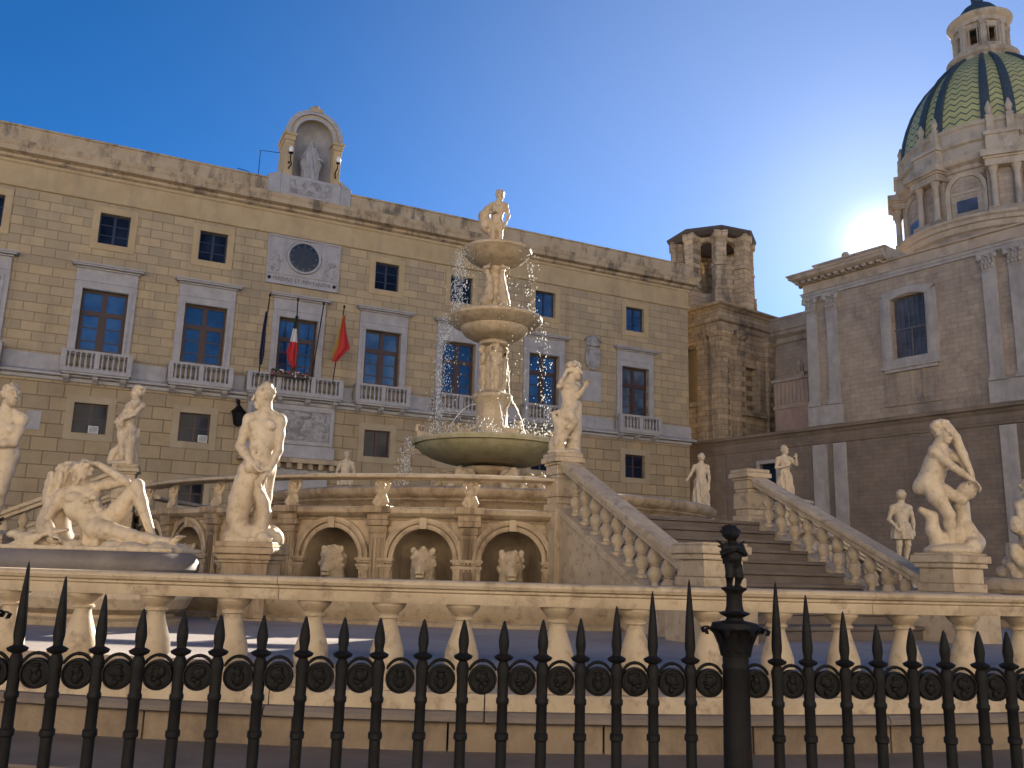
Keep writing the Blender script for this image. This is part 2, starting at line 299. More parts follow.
# ---- windows
def french_window(x):
    f = MB(); t = .11; y0, y1 = .26, .34
    f.box(x-pw, x-pw+t, y0, y1, ph0, ph1); f.box(x+pw-t, x+pw, y0, y1, ph0, ph1); f.box(x-pw+t, x+pw-t, y0, y1, ph1-t, ph1)
    f.box(x-.11, x+.11, y0-.02, y1, ph0, ph1-t)
    for a, b in ((x-pw+t, x-.11), (x+.11, x+pw-t)):
        f.box(a, b, y0-.01, y1, 13.12, 13.36)
        for z in (12.52, 11.86): f.box(a, b, y0+.02, y1, z-.025, z+.025)
        f.box(a, b, y0, y1, ph0, ph0+.24); f.box(a, a+.07, y0+.01, y1, ph0+.24, 13.12); f.box(b-.07, b, y0+.01, y1, ph0+.24, 13.12)
    wn = f.build('window', 'wood', pal)
    s = MB(); ring_frame(s, x-pw, x+pw, ph0, ph1, .36, -.10, -.001, bottom=False)
    ring_frame(s, x-pw-.004, x+pw+.004, ph0, ph1+.004, .13, -.15, -.1, bottom=False)
    s.box(x-pw-.36, x+pw+.36, -.12, -.001, ph1+.36, ph1+.98)
    s.box(x-pw-.42, x+pw+.42, -.22, -.001, ph1+.98, ph1+1.06); s.box(x-pw-.56, x+pw+.56, -.42, -.001, ph1+1.06, ph1+1.14); s.box(x-pw-.62, x+pw+.62, -.48, -.001, ph1+1.14, ph1+1.22)
    s.build('frame', 'wmarble', wn, bev=.012)
    g = MB(); g.box(x-pw+t, x+pw-t, .31, .33, ph0, ph1-t); g.build('pane', ['pane', 'pane', 'pane_b', 'pane', 'pane_c', 'pane_b', 'pane', 'pane_c'][BAYS.index(x)], wn)
for b in BAYS: french_window(b)
def small_window(h, mat, glassm, fr, bars):
    x0, x1, z0, z1 = h; f = MB(); t = .07; y0, y1 = .24, .30; xm = (x0+x1)/2
    f.box(x0, x0+t, y0, y1, z0, z1); f.box(x1-t, x1, y0, y1, z0, z1); f.box(x0+t, x1-t, y0, y1, z1-t, z1); f.box(x0+t, x1-t, y0, y1, z0, z0+t); f.box(xm-.06, xm+.06, y0-.01, y1, z0+t, z1-t)
    for k in range(1, bars+1):
        z = z0+(z1-z0)*k/(bars+1)
        f.box(x0+t, xm-.06, y0+.02, y1, z-.022, z+.022); f.box(xm+.06, x1-t, y0+.02, y1, z-.022, z+.022)
    wn = f.build('window', mat, pal)
    s = MB(); ring_frame(s, x0, x1, z0, z1, fr, -.05, -.001); s.build('frame', 'frieze' if z0 > 10 else 'lowframe', wn, bev=.01)
    g = MB(); g.box(x0+t, x1-t, .27, .29, z0+t, z1-t); g.build('pane', glassm, wn)
    return wn
for h in hi: small_window(h, 'woodblue', 'pane' if h[0] > 25 else 'panedark', .33, 2)
for h in lo: small_window(h, 'wood', 'panedark', .34, 1)
for h in (door[0], door[2]): small_window(h, 'wood', 'panedark', .28, 1)
f = MB(); x0, x1, z0, z1 = door[1]; f.box(x0, x1, .3, .4, 0, z1)
for k in range(2):
    for j in range(4): f.box(x0+.12+k*.98, x0+.9+k*.98, .26, .3, .2+j*1.25, 1.25+j*1.25)
dr = f.build('door', 'wood', pal); s = MB(); ring_frame(s, x0, x1, 0, z1, .5, -.14, -.001, bottom=False); s.box(x0-.5, x1+.5, -.12, -.001, z1+.5, 6.4); s.build('frame', 'wmarble', dr, bev=.015)
# ---- balconies
balp = [(.075, 0), (.075, .05), (.05, .06), (.04, .1), (.062, .2), (.072, .28), (.055, .4), (.036, .55), (.032, .62), (.05, .64), (.05, .67), (.075, .68), (.075, .73)]
bal_proto = None
def balcony(x, hw):
    global bal_proto
    d = .74; z0 = 10.02
    s = MB(); s.box(x-hw, x+hw, -d, -.002, z0+.1, z0+.26); s.box(x-hw+.06, x+hw-.06, -d+.07, -.002, z0, z0+.1)
    bc = s.build('balcony', 'wmarble', pal, bev=.012)
    n = 3 if hw < 2 else 4
    for i in range(n):
        k = MB(); cx = x-hw+.3+(2*hw-.6)*i/(n-1)
        k.prism([(0, 0), (.0, -.34), (-.12, -.33), (-.3, -.22), (-.42, -.18), (-.5, -.1), (-.52, 0)], cx-.13, cx+.13, xf=lambda a, b, c: (b, a, z0+c)); k.build('corbel', 'wmarble', bc, bev=.01)
    r = MB(); zt = z0+.26
    r.box(x-hw, x+hw, -d, -d+.2, zt+.78, zt+.9); r.box(x-hw, x+hw, -d+.02, -d+.18, zt, zt+.05)
    for sx in (-1, 1): xx = x+sx*(hw-.1); r.box(xx-.1, xx+.1, -d+.2, -.1, zt+.78, zt+.9); r.box(xx-.08, xx+.08, -d+.2, -.1, zt, zt+.05)
    posts = [-hw+.11, 0, hw-.11] if hw < 2 else [-hw+.11, -hw*.36, hw*.36, hw-.11]
    for p in posts: r.box(x+p-.12, x+p+.12, -d+.005, -d+.195, zt+.05, zt+.78)
    r.build('railing', 'wmarble', bc, bev=.008)
    spots = []
    for a, b in zip(posts, posts[1:]):
        n = int(round((b-a-.24)/.235)); spots += [(x+a+.12+(b-a-.24)*(i+.5)/n, -d+.1) for i in range(n)]
    for sx in (-1, 1): spots += [(x+sx*(hw-.1), -d+.35+.22*i) for i in range(2)]
    for p in spots:
        if bal_proto is None:
            m = MB(); m.lathe(balp, 10); bal_proto = m.build('baluster', 'wmarble', bc, 40); bal_proto.location = (p[0], p[1], zt+.05)
        else:
            o = bal_proto.copy(); C.objects.link(o); o.parent = bc; o.location = (p[0], p[1], zt+.05)
    return bc
for b in BAYS: balcony(b, 2.47 if b == 12.3 else 1.53)
# ---- clock panel with carved sides and inscription
x0, x1, z0, z1 = 10.36, 14.27, 16.12, 18.84
mb = MB(); mb.box(x0, x1, -.06, -.001, z0, z1); pnl = mb.build('clock_panel', 'wmarble', pal)
mb = MB(); ring_frame(mb, x0+.1, x1-.1, z0+.1, z1-.1, .1, -.13, -.06); mb.box(x0+.85, x0+.97, -.115, -.06, 16.75, z1-.1); mb.box(x1-.97, x1-.85, -.115, -.06, 16.75, z1-.1); mb.box(x0+.1, x1-.1, -.11, -.06, 16.68, 16.75)
mb.build('border', 'wmarble', pnl, bev=.01)
mb = MB(); mb.lathe([(.80, 0), (.80, .10), (.9, .12), (.94, .06), (.94, 0)], 40, (0, 0, 0), xf=lambda a, b, c: (12.31+a, -.06-c, 17.78+b), caps=False); mb.build('clock_ring', 'wmarble', pnl, 40)
mb = MB(); mb.lathe([(.80, 0), (.80, .03), (.62, .045), (.62, .03)], 40, xf=lambda a, b, c: (12.31+a, -.06-c, 17.78+b)); face = mb.build('clock_face', plain('blue_black_dial', (.016, .024, .035), .4), pnl)
for k in range(12):
    mb = MB(); a = k*PI/6; mb.box(-.02, .02, -.005, 0, .60, .74, xf=lambda x, y, z, a=a: (12.31+x*cos(a)+z*sin(a), -.115+y, 17.78-x*sin(a)+z*cos(a)))
    mb.build('hour_mark', 'dial', pnl)
for a, l in ((1.9, .5), (3.7, .66)):
    mb = MB(); mb.box(-.03, .03, -.005, 0, -.1, l, xf=lambda x, y, z, a=a: (12.31+x*cos(a)+z*sin(a), -.125+y, 17.78-x*sin(a)+z*cos(a)))
    mb.build('clock_hand', 'teal', pnl)
text_mesh('PEREVNT ET IMPVTANTVR', .3, 3.1, 'inscription', 'letters', pnl, (12.31, -.062, 16.42))
for sx in (-1, 1): mb = MB(); mb.lathe([(.09, 0), (.09, .04)], 12, xf=lambda a, b, c, sx=sx: (12.31+sx*1.74+a, -.06-c, 16.43+b)); mb.build('bolt', 'iron', pnl)
# ---- relief under the central balcony
x0, x1 = 10.05, 14.55
mb = MB(); mb.box(x0, x1, -.10, -.002, 6.95, 9.72); rel = mb.build('relief_panel', 'wmarble', pal)
mb = MB(); ring_frame(mb, x0+.22, x1-.22, 7.85, 9.42, .2, -.2, -.1); mb.box(x0-.1, x1+.1, -.24, -.1, 6.95, 7.56); mb.build('border', 'wmarble', rel, bev=.02)
mb = MB(); mb.box(x0-.3, x1+.3, -.6, -.002, 6.66, 6.9)
for i in range(9): cx = x0+.05+(x1-x0-.1)*i/8; mb.box(cx-.12, cx+.12, -.5, -.002, 6.36, 6.66)
mb.build('corbel_shelf', 'parapet', rel, bev=.02)
mb = MB(); r2 = random.Random(3); mb.box(x0+.25, x1-.25, -.125, -.101, 7.88, 9.4)
for i in range(60):
    u = r2.uniform(x0+.35, x1-.35); v = r2.uniform(7.95, 9.3); r = r2.uniform(.07, .2)
    mb.ball((u, -.10, v), (r*r2.uniform(.5, 1.6), r*.5, r*r2.uniform(.6, 1.5)), 8, 6)
mb.build('carving', 'relief', rel, 60)
r2 = random.Random(5)
for cx, cz in ((10.87, 17.4), (13.75, 17.4)):
    mb = MB()
    for i in range(16): mb.ball((cx+r2.uniform(-.24, .24), -.06, cz+r2.uniform(-.55, .35)), (r2.uniform(.04, .10), .05, r2.uniform(.05, .18)), 8, 6)
    mb.build('carving', 'relief', pnl, 60)
# ---- coat of arms and plaque on the right bay
mb = MB(); mb.box(29.8, 31.15, -.06, -.001, 11.85, 13.74); mb.build('plaque', 'wmarble', pal, bev=.01)
sh = [(30.0, 15.3), (29.92, 14.6), (30.05, 14.1), (30.3, 13.86), (30.5, 13.8), (30.7, 13.86), (30.95, 14.1), (31.06, 14.6), (30.98, 15.3)]
mb = MB(); mb.prism(sh, -.16, -.001); mb.prism([(30.5+(x-30.5)*.78, 14.58+(z-14.58)*.78) for x, z in sh], -.24, -.16)
arms = mb.build('coat_of_arms', 'relief', pal, bev=.03)
mb = MB(); mb.lathe([(.46, 0), (.5, .05), (.46, .12), (.48, .22), (.52, .46), (.40, .6), (.22, .72), (.03, .76)], 18, (30.48, -.12, 15.3), sy=.45)
for i in range(7): a = PI*i/6; mb.ball((30.48+.5*cos(a), -.12-.22*sin(a), 15.72), .09)
mb.build('crown', 'relief', arms, 45)
mb = MB(); mb.box(.28, .86, -.05, -.001, 7.34, 8.22); mb.build('notice_plate', 'wmarble', pal)
# ---- roof shrine
SX = 12.3
mb = MB(); mb.box(SX-2.3, SX+2.25, -.42, 1.0, 21.0, 22.05); mb.box(SX-1.62, SX+1.62, -.5, 1.4, 20.98, 22.2)
mb.prism([(SX-2.3, 22.05), (SX-1.62, 22.05), (SX-1.62, 22.35), (SX-2.0, 22.2)], -.4, .8); mb.prism([(SX+1.62, 22.05), (SX+2.25, 22.05), (SX+1.9, 22.3), (SX+1.62, 22.5)], -.4, .8)
shr = mb.build('shrine', 'wmarble', pal, bev=.02)
mb = MB(); mb.box(SX-1.15, SX+1.15, -.53, -.5, 21.2, 22.02); mb.build('inscribed_slab', 'relief', shr)
ZS = 24.72; W = 1.04                                        # niche body: front wall with arched opening, half-dome behind
def arch_pts(w, zs, zb, n=14): return [(-w, zb), (-w, (zb+zs)/2)]+[(-w*cos(PI*i/n), zs+w*sin(PI*i/n)) for i in range(n+1)]+[(w, (zb+zs)/2), (w, zb)]
inn = arch_pts(W, ZS, 22.25); out = arch_pts(1.52, ZS, 22.2)
mb = MB(); mb.rows([[(SX+x, -.34, z) for x, z in inn], [(SX+x, -.34, z) for x, z in out], [(SX+x*1.02, .0, z) for x, z in out], [(SX+x*1.02, 1.3, z) for x, z in out]])
mb.rows([[(SX+x, -.34, z) for x, z in inn], [(SX+x, 0, z) for x, z in inn]])
mb.prism([(SX+x*1.02, z) for x, z in reversed(out)], 1.28, 1.32); mb.build('niche_wall', 'frieze', shr, 35)
rows = []
for i in range(13):
    a = PI*i/12; col = [(SX-W*cos(a), .95*sin(a), 22.25), (SX-W*cos(a), .95*sin(a), ZS)]
    for j in range(1, 7): b = PI/2*j/6; col.append((SX-W*cos(a)*cos(b), .95*sin(a)*cos(b), ZS+W*sin(b)))
    rows.append(col)
mb = MB(); mb.rows(rows); mb.build('niche', 'wmarble', shr, 50)
mb = MB()
for r0, r1, y in ((1.04, 1.2, -.40), (1.34, 1.6, -.46)):
    a = arch_pts(r0, ZS, ZS-.01); b = arch_pts(r1, ZS, ZS-.01)
    mb.rows([[(SX+x, -.34, z) for x, z in a], [(SX+x, y, z) for x, z in a], [(SX+x, y, z) for x, z in b], [(SX+x, -.30, z) for x, z in b]])
mb.rows([[(SX+x, -.46, z) for x, z in arch_pts(1.6, ZS, ZS-.02)], [(SX+x, 1.36, z) for x, z in arch_pts(1.6, ZS, ZS-.02)]])
mb.build('archivolt', 'wmarble', shr, 35)
for sx in (-1, 1):
    mb = MB(); x = SX+sx*1.32; mb.box(x-.22, x+.22, -.44, -.34, 22.2, 24.0); mb.box(x-.25, x+.25, -.47, -.34, 22.2, 22.4)
    mb.box(x-.24, x+.24, -.46, -.34, 24.0, 24.22); mb.box(x-.29, x+.29, -.52, 1.3, 24.22, 24.5); mb.box(x-.36, x+.36, -.58, 1.3, 24.5, 24.66)
    mb.build('pilaster', 'frieze', shr, bev=.02)
mb = MB(); mb.box(SX-.34, SX+.34, -.5, .5, 26.2, 26.44); mb.ball((SX, -.2, 26.52), (.22, .2, .2)); mb.ball((SX-.24, -.2, 26.46), (.14, .15, .12)); mb.ball((SX+.24, -.2, 26.46), (.14, .15, .12)); mb.build('finial', 'parapet', shr, 60)
for sx in (-1, 1):                                          # wall lamps of the shrine
    x = SX+sx*1.3
    mb = MB(); mb.tube([(x, -.44, 22.55), (x-.1*sx, -.7, 22.7), (x, -.8, 23.05), (x+.02, -.78, 23.3)], .035, 6); mb.tube([(x, -.44, 22.95), (x, -.6, 22.85), (x-.06, -.72, 22.75)], .04, 6)
    mb.lathe([(.05, 0), (.12, .03), (.13, .08), (.04, .1)], 8, (x+.02, -.78, 23.27)); lp = mb.build('wall_lamp', 'iron', shr, 50)
    mb = MB(); mb.lathe([(.08, 0), (.13, .1), (.14, .2), (.09, .32), (.02, .36)], 10, (x+.02, -.78, 23.36)); mb.build('lamp_globe', plain('opal_glass', (.75, .72, .66), .3), lp, 60)
mb = MB(); mb.tube([(SX-2.75, .1, 21.9), (SX-2.75, .1, 23.5), (SX-1.7, .1, 23.6)], .02, 5); mb.tube([(SX-3.9, .1, 21.9), (SX-3.85, .1, 22.2), (SX-3.3, .1, 22.15), (SX-3.1, .1, 21.95)], .02, 5); mb.build('conduit', 'iron', shr)
# ------------------------------------------------------------------ church (local x towards the viewer's right, y into the building)
chu = thing('domed_church', 'brown stone church with pilasters, tall barred window and a green tiled dome', 'church', (12.6, 60.0, 0), math.atan2(-.80696, .59061))
X0, X1 = 9.3, 27.0
# upper wall
wx0, wx1, wz0, wz1, wzt = 14.92, 16.95, 13.72, 17.25, 17.55
mb = MB(); wall(mb, X0, X1, 10.4, 18.5, 0, [(wx0, wx1, wz0, wz1)], .5); mb.add([(X0, 0, 10.4), (X0, 10, 10.4), (X0, 10, 18.5), (X0, 0, 18.5)], [(0, 1, 2, 3)])
mb.build('upper_wall', 'church', chu)
mb = MB(); mb.box(X0+.1, X1, .55, 14, 0, 19.2); mb.build('core', 'church', chu)
# lower wall
lw = (5.5, 6.74, 6.6, 8.55)
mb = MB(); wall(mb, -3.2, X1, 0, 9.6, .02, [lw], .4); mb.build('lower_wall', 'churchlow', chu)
mb = MB()
def crun(mb, prof, x0, x1, y=0, ret=True, d=10):
    p = [(y-a, z) for a, z in prof]; rows = [[(x1, b, z) for b, z in p]]
    if ret: rows += [[(x0-(y-b), b, z) for b, z in p], [(x0-(y-b), d, z) for b, z in p]]
    else: rows += [[(x0, b, z) for b, z in p]]
    mb.rows(rows); return mb
crun(mb, [(-.02, 9.4), (.06, 9.45), (.06, 9.58), (.10, 9.6), (.1, 9.7), (.03, 9.72), (.03, 10.02), (.12, 10.08), (.2, 10.2), (.38, 10.26), (.40, 10.38), (.42, 10.44), (-.3, 10.5)], -3.2, X1, ret=False); mb.build('string_course', 'churchlow', chu, 30)
# pilasters
def pilaster(x0, x1, z0, z1, mat, cap=True, d=.16):
    mb = MB(); mb.box(x0, x1, -d, -.001, z0, z1); cx = (x0+x1)/2; hw = (x1-x0)/2
    mb.box(x0-.05, x1+.05, -d-.05, -.002, z0-.14, z0); mb.box(x0-.09, x1+.09, -d-.09, -.003, z0-.32, z0-.14)
    p = mb.build('pilaster', mat, chu, bev=.015)
    if cap:
        k = MB(); k.rows([[(cx-hw*a, -.001, z1+c), (cx-hw*a, -d*b, z1+c), (cx+hw*a, -d*b, z1+c), (cx+hw*a, -.001, z1+c)] for a, b, c in ((1.06, 1.1, 0), (1.06, 1.2, .07), (.98, 1.05, .09), (1.02, 1.2, .5), (1.28, 1.9, .86))])
        k.box(cx-hw*1.38, cx+hw*1.38, -d-.2, -.001, z1+.86, z1+1.02)
        for r, (zz, n) in enumerate(((.16, 4), (.42, 4))):
            for i in range(n): xx = cx-hw*.9+hw*1.8*(i+.5*(r % 2)*.8+.2)/(n-.4); k.ball((xx, -d-.06-.05*r, z1+zz+.1), (.09, .07, .15), 6, 5); k.ball((xx, -d-.11-.05*r, z1+zz+.22), (.08, .05, .05), 6, 4)
        for sx in (-1, 1): k.ball((cx+sx*hw*1.12, -d-.14, z1+.76), (.15, .1, .15), 8, 6)
        k.ball((cx, -d-.16, z1+.84), (.1, .08, .12), 6, 5); k.build('capital', mat, p, 40)
    return p
for a in (9.44, 10.82, 20.12, 21.45, 24.6): pilaster(a, a+.70, 12.0, 17.45, 'chmarble')
for a, b in ((9.32, 11.62), (20.0, 22.25), (24.5, 27)): mb = MB(); mb.box(a, b, -.2, -.001, 10.5, 11.66); mb.build('pedestal', 'chmarble', chu, bev=.02)
for a, b in ((1.92, 2.75), (9.44, 10.4), (10.84, 11.66), (20.3, 21.1), (21.6, 22.3)): 
    mb = MB(); mb.box(a, b, -.10, .018, 0, 9.38); mb.build('lower_pilaster', 'chmarble' if a > 9 else 'churchlow', chu, bev=.015)
# entablature and parapet
ent = [(0, 18.48), (.10, 18.5), (.12, 18.66), (.16, 18.68), (.18, 18.82), (.24, 18.86), (.06, 18.92), (.06, 19.42), (.2, 19.46), (.24, 19.58)]
XE = 15.0
mb = MB(); crun(mb, ent[:6], X0, X1); mb.build('architrave', 'chmarble', chu, 30)
mb = MB(); crun(mb, [(.24, 18.86), (.06, 18.92), (.06, 19.46), (.2, 19.5), (.22, 19.58), (-.6, 19.62)], XE, X1, ret=False); crun(mb, [(.0, 18.9), (.06, 18.92), (.06, 19.42), (.2, 19.46), (.24, 19.58)], X0, XE); mb.build('frieze', 'chtrim', chu, 30)
mb = MB(); crun(mb, [(.24, 19.55), (.42, 19.6), (.58, 19.74), (.68, 19.8), (.70, 19.92), (.78, 20.0), (.80, 20.08), (.2, 20.12), (-.4, 20.12)], X0, XE); mb.add([(XE, -a, z) for a, z in [(0, 19.4), (.24, 19.55), (.68, 19.8), (.80, 20.08), (-.4, 20.12)]], [(0, 1, 2, 3, 4)]); cor = mb.build('cornice', 'chtrim', chu, 30)
mb = MB()
for i in range(13): x = X0-.3+.46*i; mb.box(x, x+.2, -.56, -.2, 19.46, 19.62)
for i in range(10): mb.box(X0-.56, X0-.2, .2+.46*i, .4+.46*i, 19.46, 19.62)
mb.build('modillion', 'chtrim', cor)
mb = MB(); crun(mb, [(-.15, 20.05), (.22, 20.08), (.22, 20.36), (.3, 20.4), (.3, 20.5), (-.3, 20.55)], X0+1.1, XE-.1); mb.ball((X0+3.0, -.1, 20.6), (.25, .2, .22), 8, 6); mb.box(X0+1.2, XE-.1, 0, 10, 19.9, 20.5); mb.build('parapet', 'chtrim', chu, 30)
# pediment wing-like rise of the transept towards the dome
# window
f = MB()
zs = wz1-.05
def seg(w, rise, zb, n=8): return [(w*(2*i/n-1), zb+rise*(1-(2*i/n-1)**2)) for i in range(n+1)]
cx = (wx0+wx1)/2; hw = (wx1-wx0)/2
f.box(wx0-.62, wx0, -.14, -.001, 13.3, 17.35); f.box(wx1, wx1+.62, -.14, -.001, 13.3, 17.35)
f.box(wx0-.42, wx0-.12, -.2, -.14, 13.3, 17.35); f.box(wx1+.12, wx1+.42, -.2, -.14, 13.3, 17.35)
a = seg(hw, .2, 17.14); b = seg(hw+.62, .26, 17.5)
f.rows([[(cx+x, .4, z) for x, z in a], [(cx+x, -.14, z) for x, z in a], [(cx+x, -.18, z+.0) for x, z in seg(hw+.1, .21, 17.2)], [(cx+x, -.18, z) for x, z in b], [(cx+x, -.0, z) for x, z in b]])
f.box(wx0-.7, wx1+.7, -.3, -.001, 13.12, 13.3); f.box(wx0-.5, wx1+.5, -.2, -.001, 12.95, 13.12); f.box(wx0, wx1, -.14, .3, 13.3, 13.72)
wn = f.build('window', 'chmarble', chu, bev=.015)
g = MB(); g.box(wx0, wx1, .36, .38, 13.7, 17.4); g.build('pane', 'chpane', wn)
g = MB()
for i in range(1, 7): x = wx0+(wx1-wx0)*i/7; g.box(x-.02, x+.02, .28, .32, 13.7, 17.35)
for i in range(1, 8): z = 13.72+.5*i; g.box(wx0, wx1, .29, .31, z-.02, z+.02)
g.box(wx0, wx1, .25, .33, 15.38, 15.5); g.box(cx-.06, cx+.06, .25, .33, 13.7, 15.4); g.build('bars', 'grill', wn)
mb = MB()
for k in range(5): mb.box(14.3+k*.72, 14.5+k*.72, -.05, -.001, 11.2, 12.95)
mb.box(14.2, 17.5, -.08, -.001, 11.05, 11.2); mb.build('blind_balustrade', 'church', chu, bev=.02)
f = MB(); ring_frame(f, *lw, .22, -.06, .018); w2 = f.build('window', 'chmarble', chu); g = MB(); g.box(lw[0], lw[1], .3, .32, lw[2], lw[3]); g.build('pane', 'panedark', w2)
# recessed nave wall joining church and tower, small loggia at its foot
mb = MB(); mb.box(1.0, 9.6, 6, 12, 0, 18.6); nv = mb.build('nave_wall', 'church', chu)
mb = MB(); p = [(0, 17.9), (.12, 17.95), (.12, 18.3), (.4, 18.5), (.42, 18.75), (.5, 18.8), (.5, 19.55), (.55, 19.6), (.55, 19.75), (-.5, 19.8)]
mb.rows([[(x, 6-a, z) for a, z in p] for x in (2.4, 9.6)]); mb.add([(2.4, 6-a, z) for a, z in p], [tuple(range(len(p)))]); mb.build('nave_cornice', 'chtrim', chu, 30)
pink = stone('pink_plaster', (.40, .26, .19), (.48, .33, .25), 2, .85, .3, 20, (.25, .17, .13), .6, (1, 1, .4), .5, .7)
mb = MB(); mb.box(5.0, 9.2, 2.4, 5.9, 10.4, 14.2); ann = mb.build('side_annex', pink, chu)
mb = MB(); mb.box(4.85, 9.2, 2.25, 5.9, 14.2, 14.4); mb.box(4.92, 9.2, 2.32, 5.9, 12.4, 12.6); mb.ball((7.0, 2.4, 15.0), (.3, .3, .5), 8, 6); mb.box(6.6, 7.4, 2.3, 2.9, 14.4, 14.7)
for i in range(14): mb.box(5.1+i*.3, 5.22+i*.3, 2.34, 2.4, 12.7, 14.1)
mb.build('annex_cornice', 'chtrim', ann)
# ---- drum, dome, lantern; local centre
DX, DY = 15.8, 12.0
def L(mb, prof, n=48, **k): return mb.lathe(prof, n, (DX, DY, 0), **k)
mb = MB(); L(mb, [(5.7, 18), (5.7, 23.2)], caps=False); L(mb, [(5.25, 23.2), (5.25, 27)], caps=False); drum = mb.build('drum', 'church', chu, 40)
mb = MB(); L(mb, [(5.7, 22.4), (5.9, 22.5), (6.0, 22.8), (6.15, 22.85), (6.2, 23.05), (6.35, 23.15), (6.35, 23.3), (5.7, 23.45), (5.2, 23.5)], caps=False)
mb.build('drum_cornice', 'chtrim', drum, 35)
mb = MB(); L(mb, [(5.2, 26.1), (5.45, 26.2), (5.5, 26.5), (5.65, 26.55), (5.65, 26.8), (5.95, 26.95), (6.05, 27.15), (6.1, 27.3), (5.6, 27.4), (5.55, 28.2), (5.75, 28.3), (5.75, 28.5), (5.5, 28.55), (5.5, 29.3), (5.62, 29.4), (5.62, 29.6), (5.3, 29.65)], caps=False)
mb.build('attic', 'chtrim', drum, 35)
am = 2.2                                                   # eight sides: window bays between paired columns, projecting corners
for k in range(8):
    a = -PI/2 + (k)*PI/4 + R(7.5); ux, uy = cos(a), sin(a); tx, ty = -uy, ux
    def xf(x, y, z, ux=ux, uy=uy, tx=tx, ty=ty): return (DX+ux*(5.25-y)+tx*x, DY+uy*(5.25-y)+ty*x, z)
    m = MB(); pts = arch_pts(.95, 25.3, 23.5, 10); po = arch_pts(1.2, 25.3, 23.5, 10)
    m.rows([[(x, -.2, z) for x, z in pts], [(x, -.26, z) for x, z in po], [(x, .1, z) for x, z in po]], xf=xf); m.rows([[(x, -.2, z) for x, z in pts], [(x, .3, z) for x, z in pts]], xf=xf)
    m.box(-.95, .95, -.16, -.05, 25.1, 25.25, xf=xf)
    wn = m.build('drum_window', 'chtrim', drum)
    g = MB(); g.prism([(x, z) for x, z in reversed(arch_pts(.93, 25.3, 23.5, 10))], -.12, -.1, xf=xf); g.build('blind_panel', 'church', wn)
    g = MB(); g.box(-.6, .6, -.15, -.125, 23.9, 24.7, xf=xf); g.build('pane', 'chpane', wn)
    a = a+PI/8; ux, uy = cos(a), sin(a); tx, ty = -uy, ux
    def xf2(x, y, z, ux=ux, uy=uy, tx=tx, ty=ty): return (DX+ux*(5.25-y)+tx*x, DY+uy*(5.25-y)+ty*x, z)
    m = MB(); m.box(-.95, .95, -.35, .3, 23.45, 26.3, xf=xf2); m.box(-1.05, 1.05, -.95, .3, 23.3, 23.6, xf=xf2); bt = m.build('buttress', 'church', drum)
    for sx in (-.62, .62):
        m = MB(); m.lathe([(.24, 23.6), (.24, 23.72), (.19, 23.78), (.17, 25.75), (.2, 25.8), (.22, 25.9), (.28, 26.15), (.3, 26.2)], 12, (DX+ux*5.9+tx*sx, DY+uy*5.9+ty*sx, 0)); m.build('column', 'chtrim', bt, 40)
    m = MB(); m.box(-1.05, 1.05, -.98, .3, 26.2, 26.62, xf=xf2); m.box(-1.15, 1.15, -1.08, .3, 26.62, 26.74, xf=xf2); m.box(-1.3, 1.3, -1.25, .3, 26.74, 27.15, xf=xf2); m.build('entablature_block', 'chtrim', bt)
    m = MB(); m.box(-.9, .9, -.7, 0, 27.15, 28.3, xf=xf2); m.box(-1.0, 1.0, -.8, 0, 28.3, 28.55, xf=xf2)
    for sx in (-.55, .55):
        m.box(sx-.2, sx+.2, -.5, 0, 28.5, 29.75, xf=xf2)
        m.lathe([(.24, 0), (.26, .1), (.14, .2), (.2, .45), (.22, .6), (.12, .85), (.05, 1.05)], 8, xf=lambda x, y, z, sx=sx, f=xf2: f(sx+x, -.25+y, 29.7+z))
    m.build('attic_block', 'chtrim', bt)
# dome shell with zigzag tiles
tm = bpy.data.materials.new('zigzag_tiles'); tm.use_nodes = True; t = tm.node_tree; bs = t.nodes['Principled BSDF']
uv = t.nodes.new('ShaderNodeUVMap'); uv.uv_map = 'UVMap'
sx_ = t.nodes.new('ShaderNodeSeparateXYZ'); t.links.new(uv.outputs[0], sx_.inputs[0])
def mm(op, a, b=0.0, c=0.0):
    n = t.nodes.new('ShaderNodeMath'); n.operation = op
    for i, v in enumerate((a, b, c)):
        if hasattr(v, 'links'): t.links.new(v, n.inputs[i])
        else: n.inputs[i].default_value = v
    return n.outputs[0]
zig = mm('PINGPONG', mm('MULTIPLY', sx_.outputs[0], 96.0), 1.0)
row = mm('FRACT', mm('ADD', mm('MULTIPLY', sx_.outputs[1], 16.0), mm('MULTIPLY', zig, .55)))
nn = N(t, 'ShaderNodeTexNoise', Scale=26.0, Detail=3.0); tcn = t.nodes.new('ShaderNodeTexCoord'); t.links.new(tcn.outputs['Object'], nn.inputs['Vector'])
n5 = N(t, 'ShaderNodeTexNoise', Scale=.9, Detail=5.0); t.links.new(tcn.outputs['Object'], n5.inputs['Vector'])
yel = ramp(t, nn.outputs[0], .3, (.40, .35, .13), .7, (.54, .47, .20)); yel = mixc(t, ramp(t, n5.outputs[0], .4, (0, 0, 0), .7, (.5, .5, .5)), yel, (.27, .23, .13))
grn = ramp(t, nn.outputs[0], .3, (.05, .085, .06), .7, (.09, .12, .075))
t.links.new(mixc(t, ramp(t, row, .20, (1, 1, 1), .27, (0, 0, 0)), yel, grn), bs.inputs['Base Color']); bs.inputs['Roughness'].default_value = .6; bs.inputs['Specular IOR Level'].default_value = .3
DP = [(5.4, 29.6), (5.32, 30.3), (5.2, 31.0), (4.95, 31.85), (4.6, 32.75), (4.15, 33.6), (3.6, 34.4), (3.0, 35.05), (2.4, 35.6), (1.9, 36.0)]
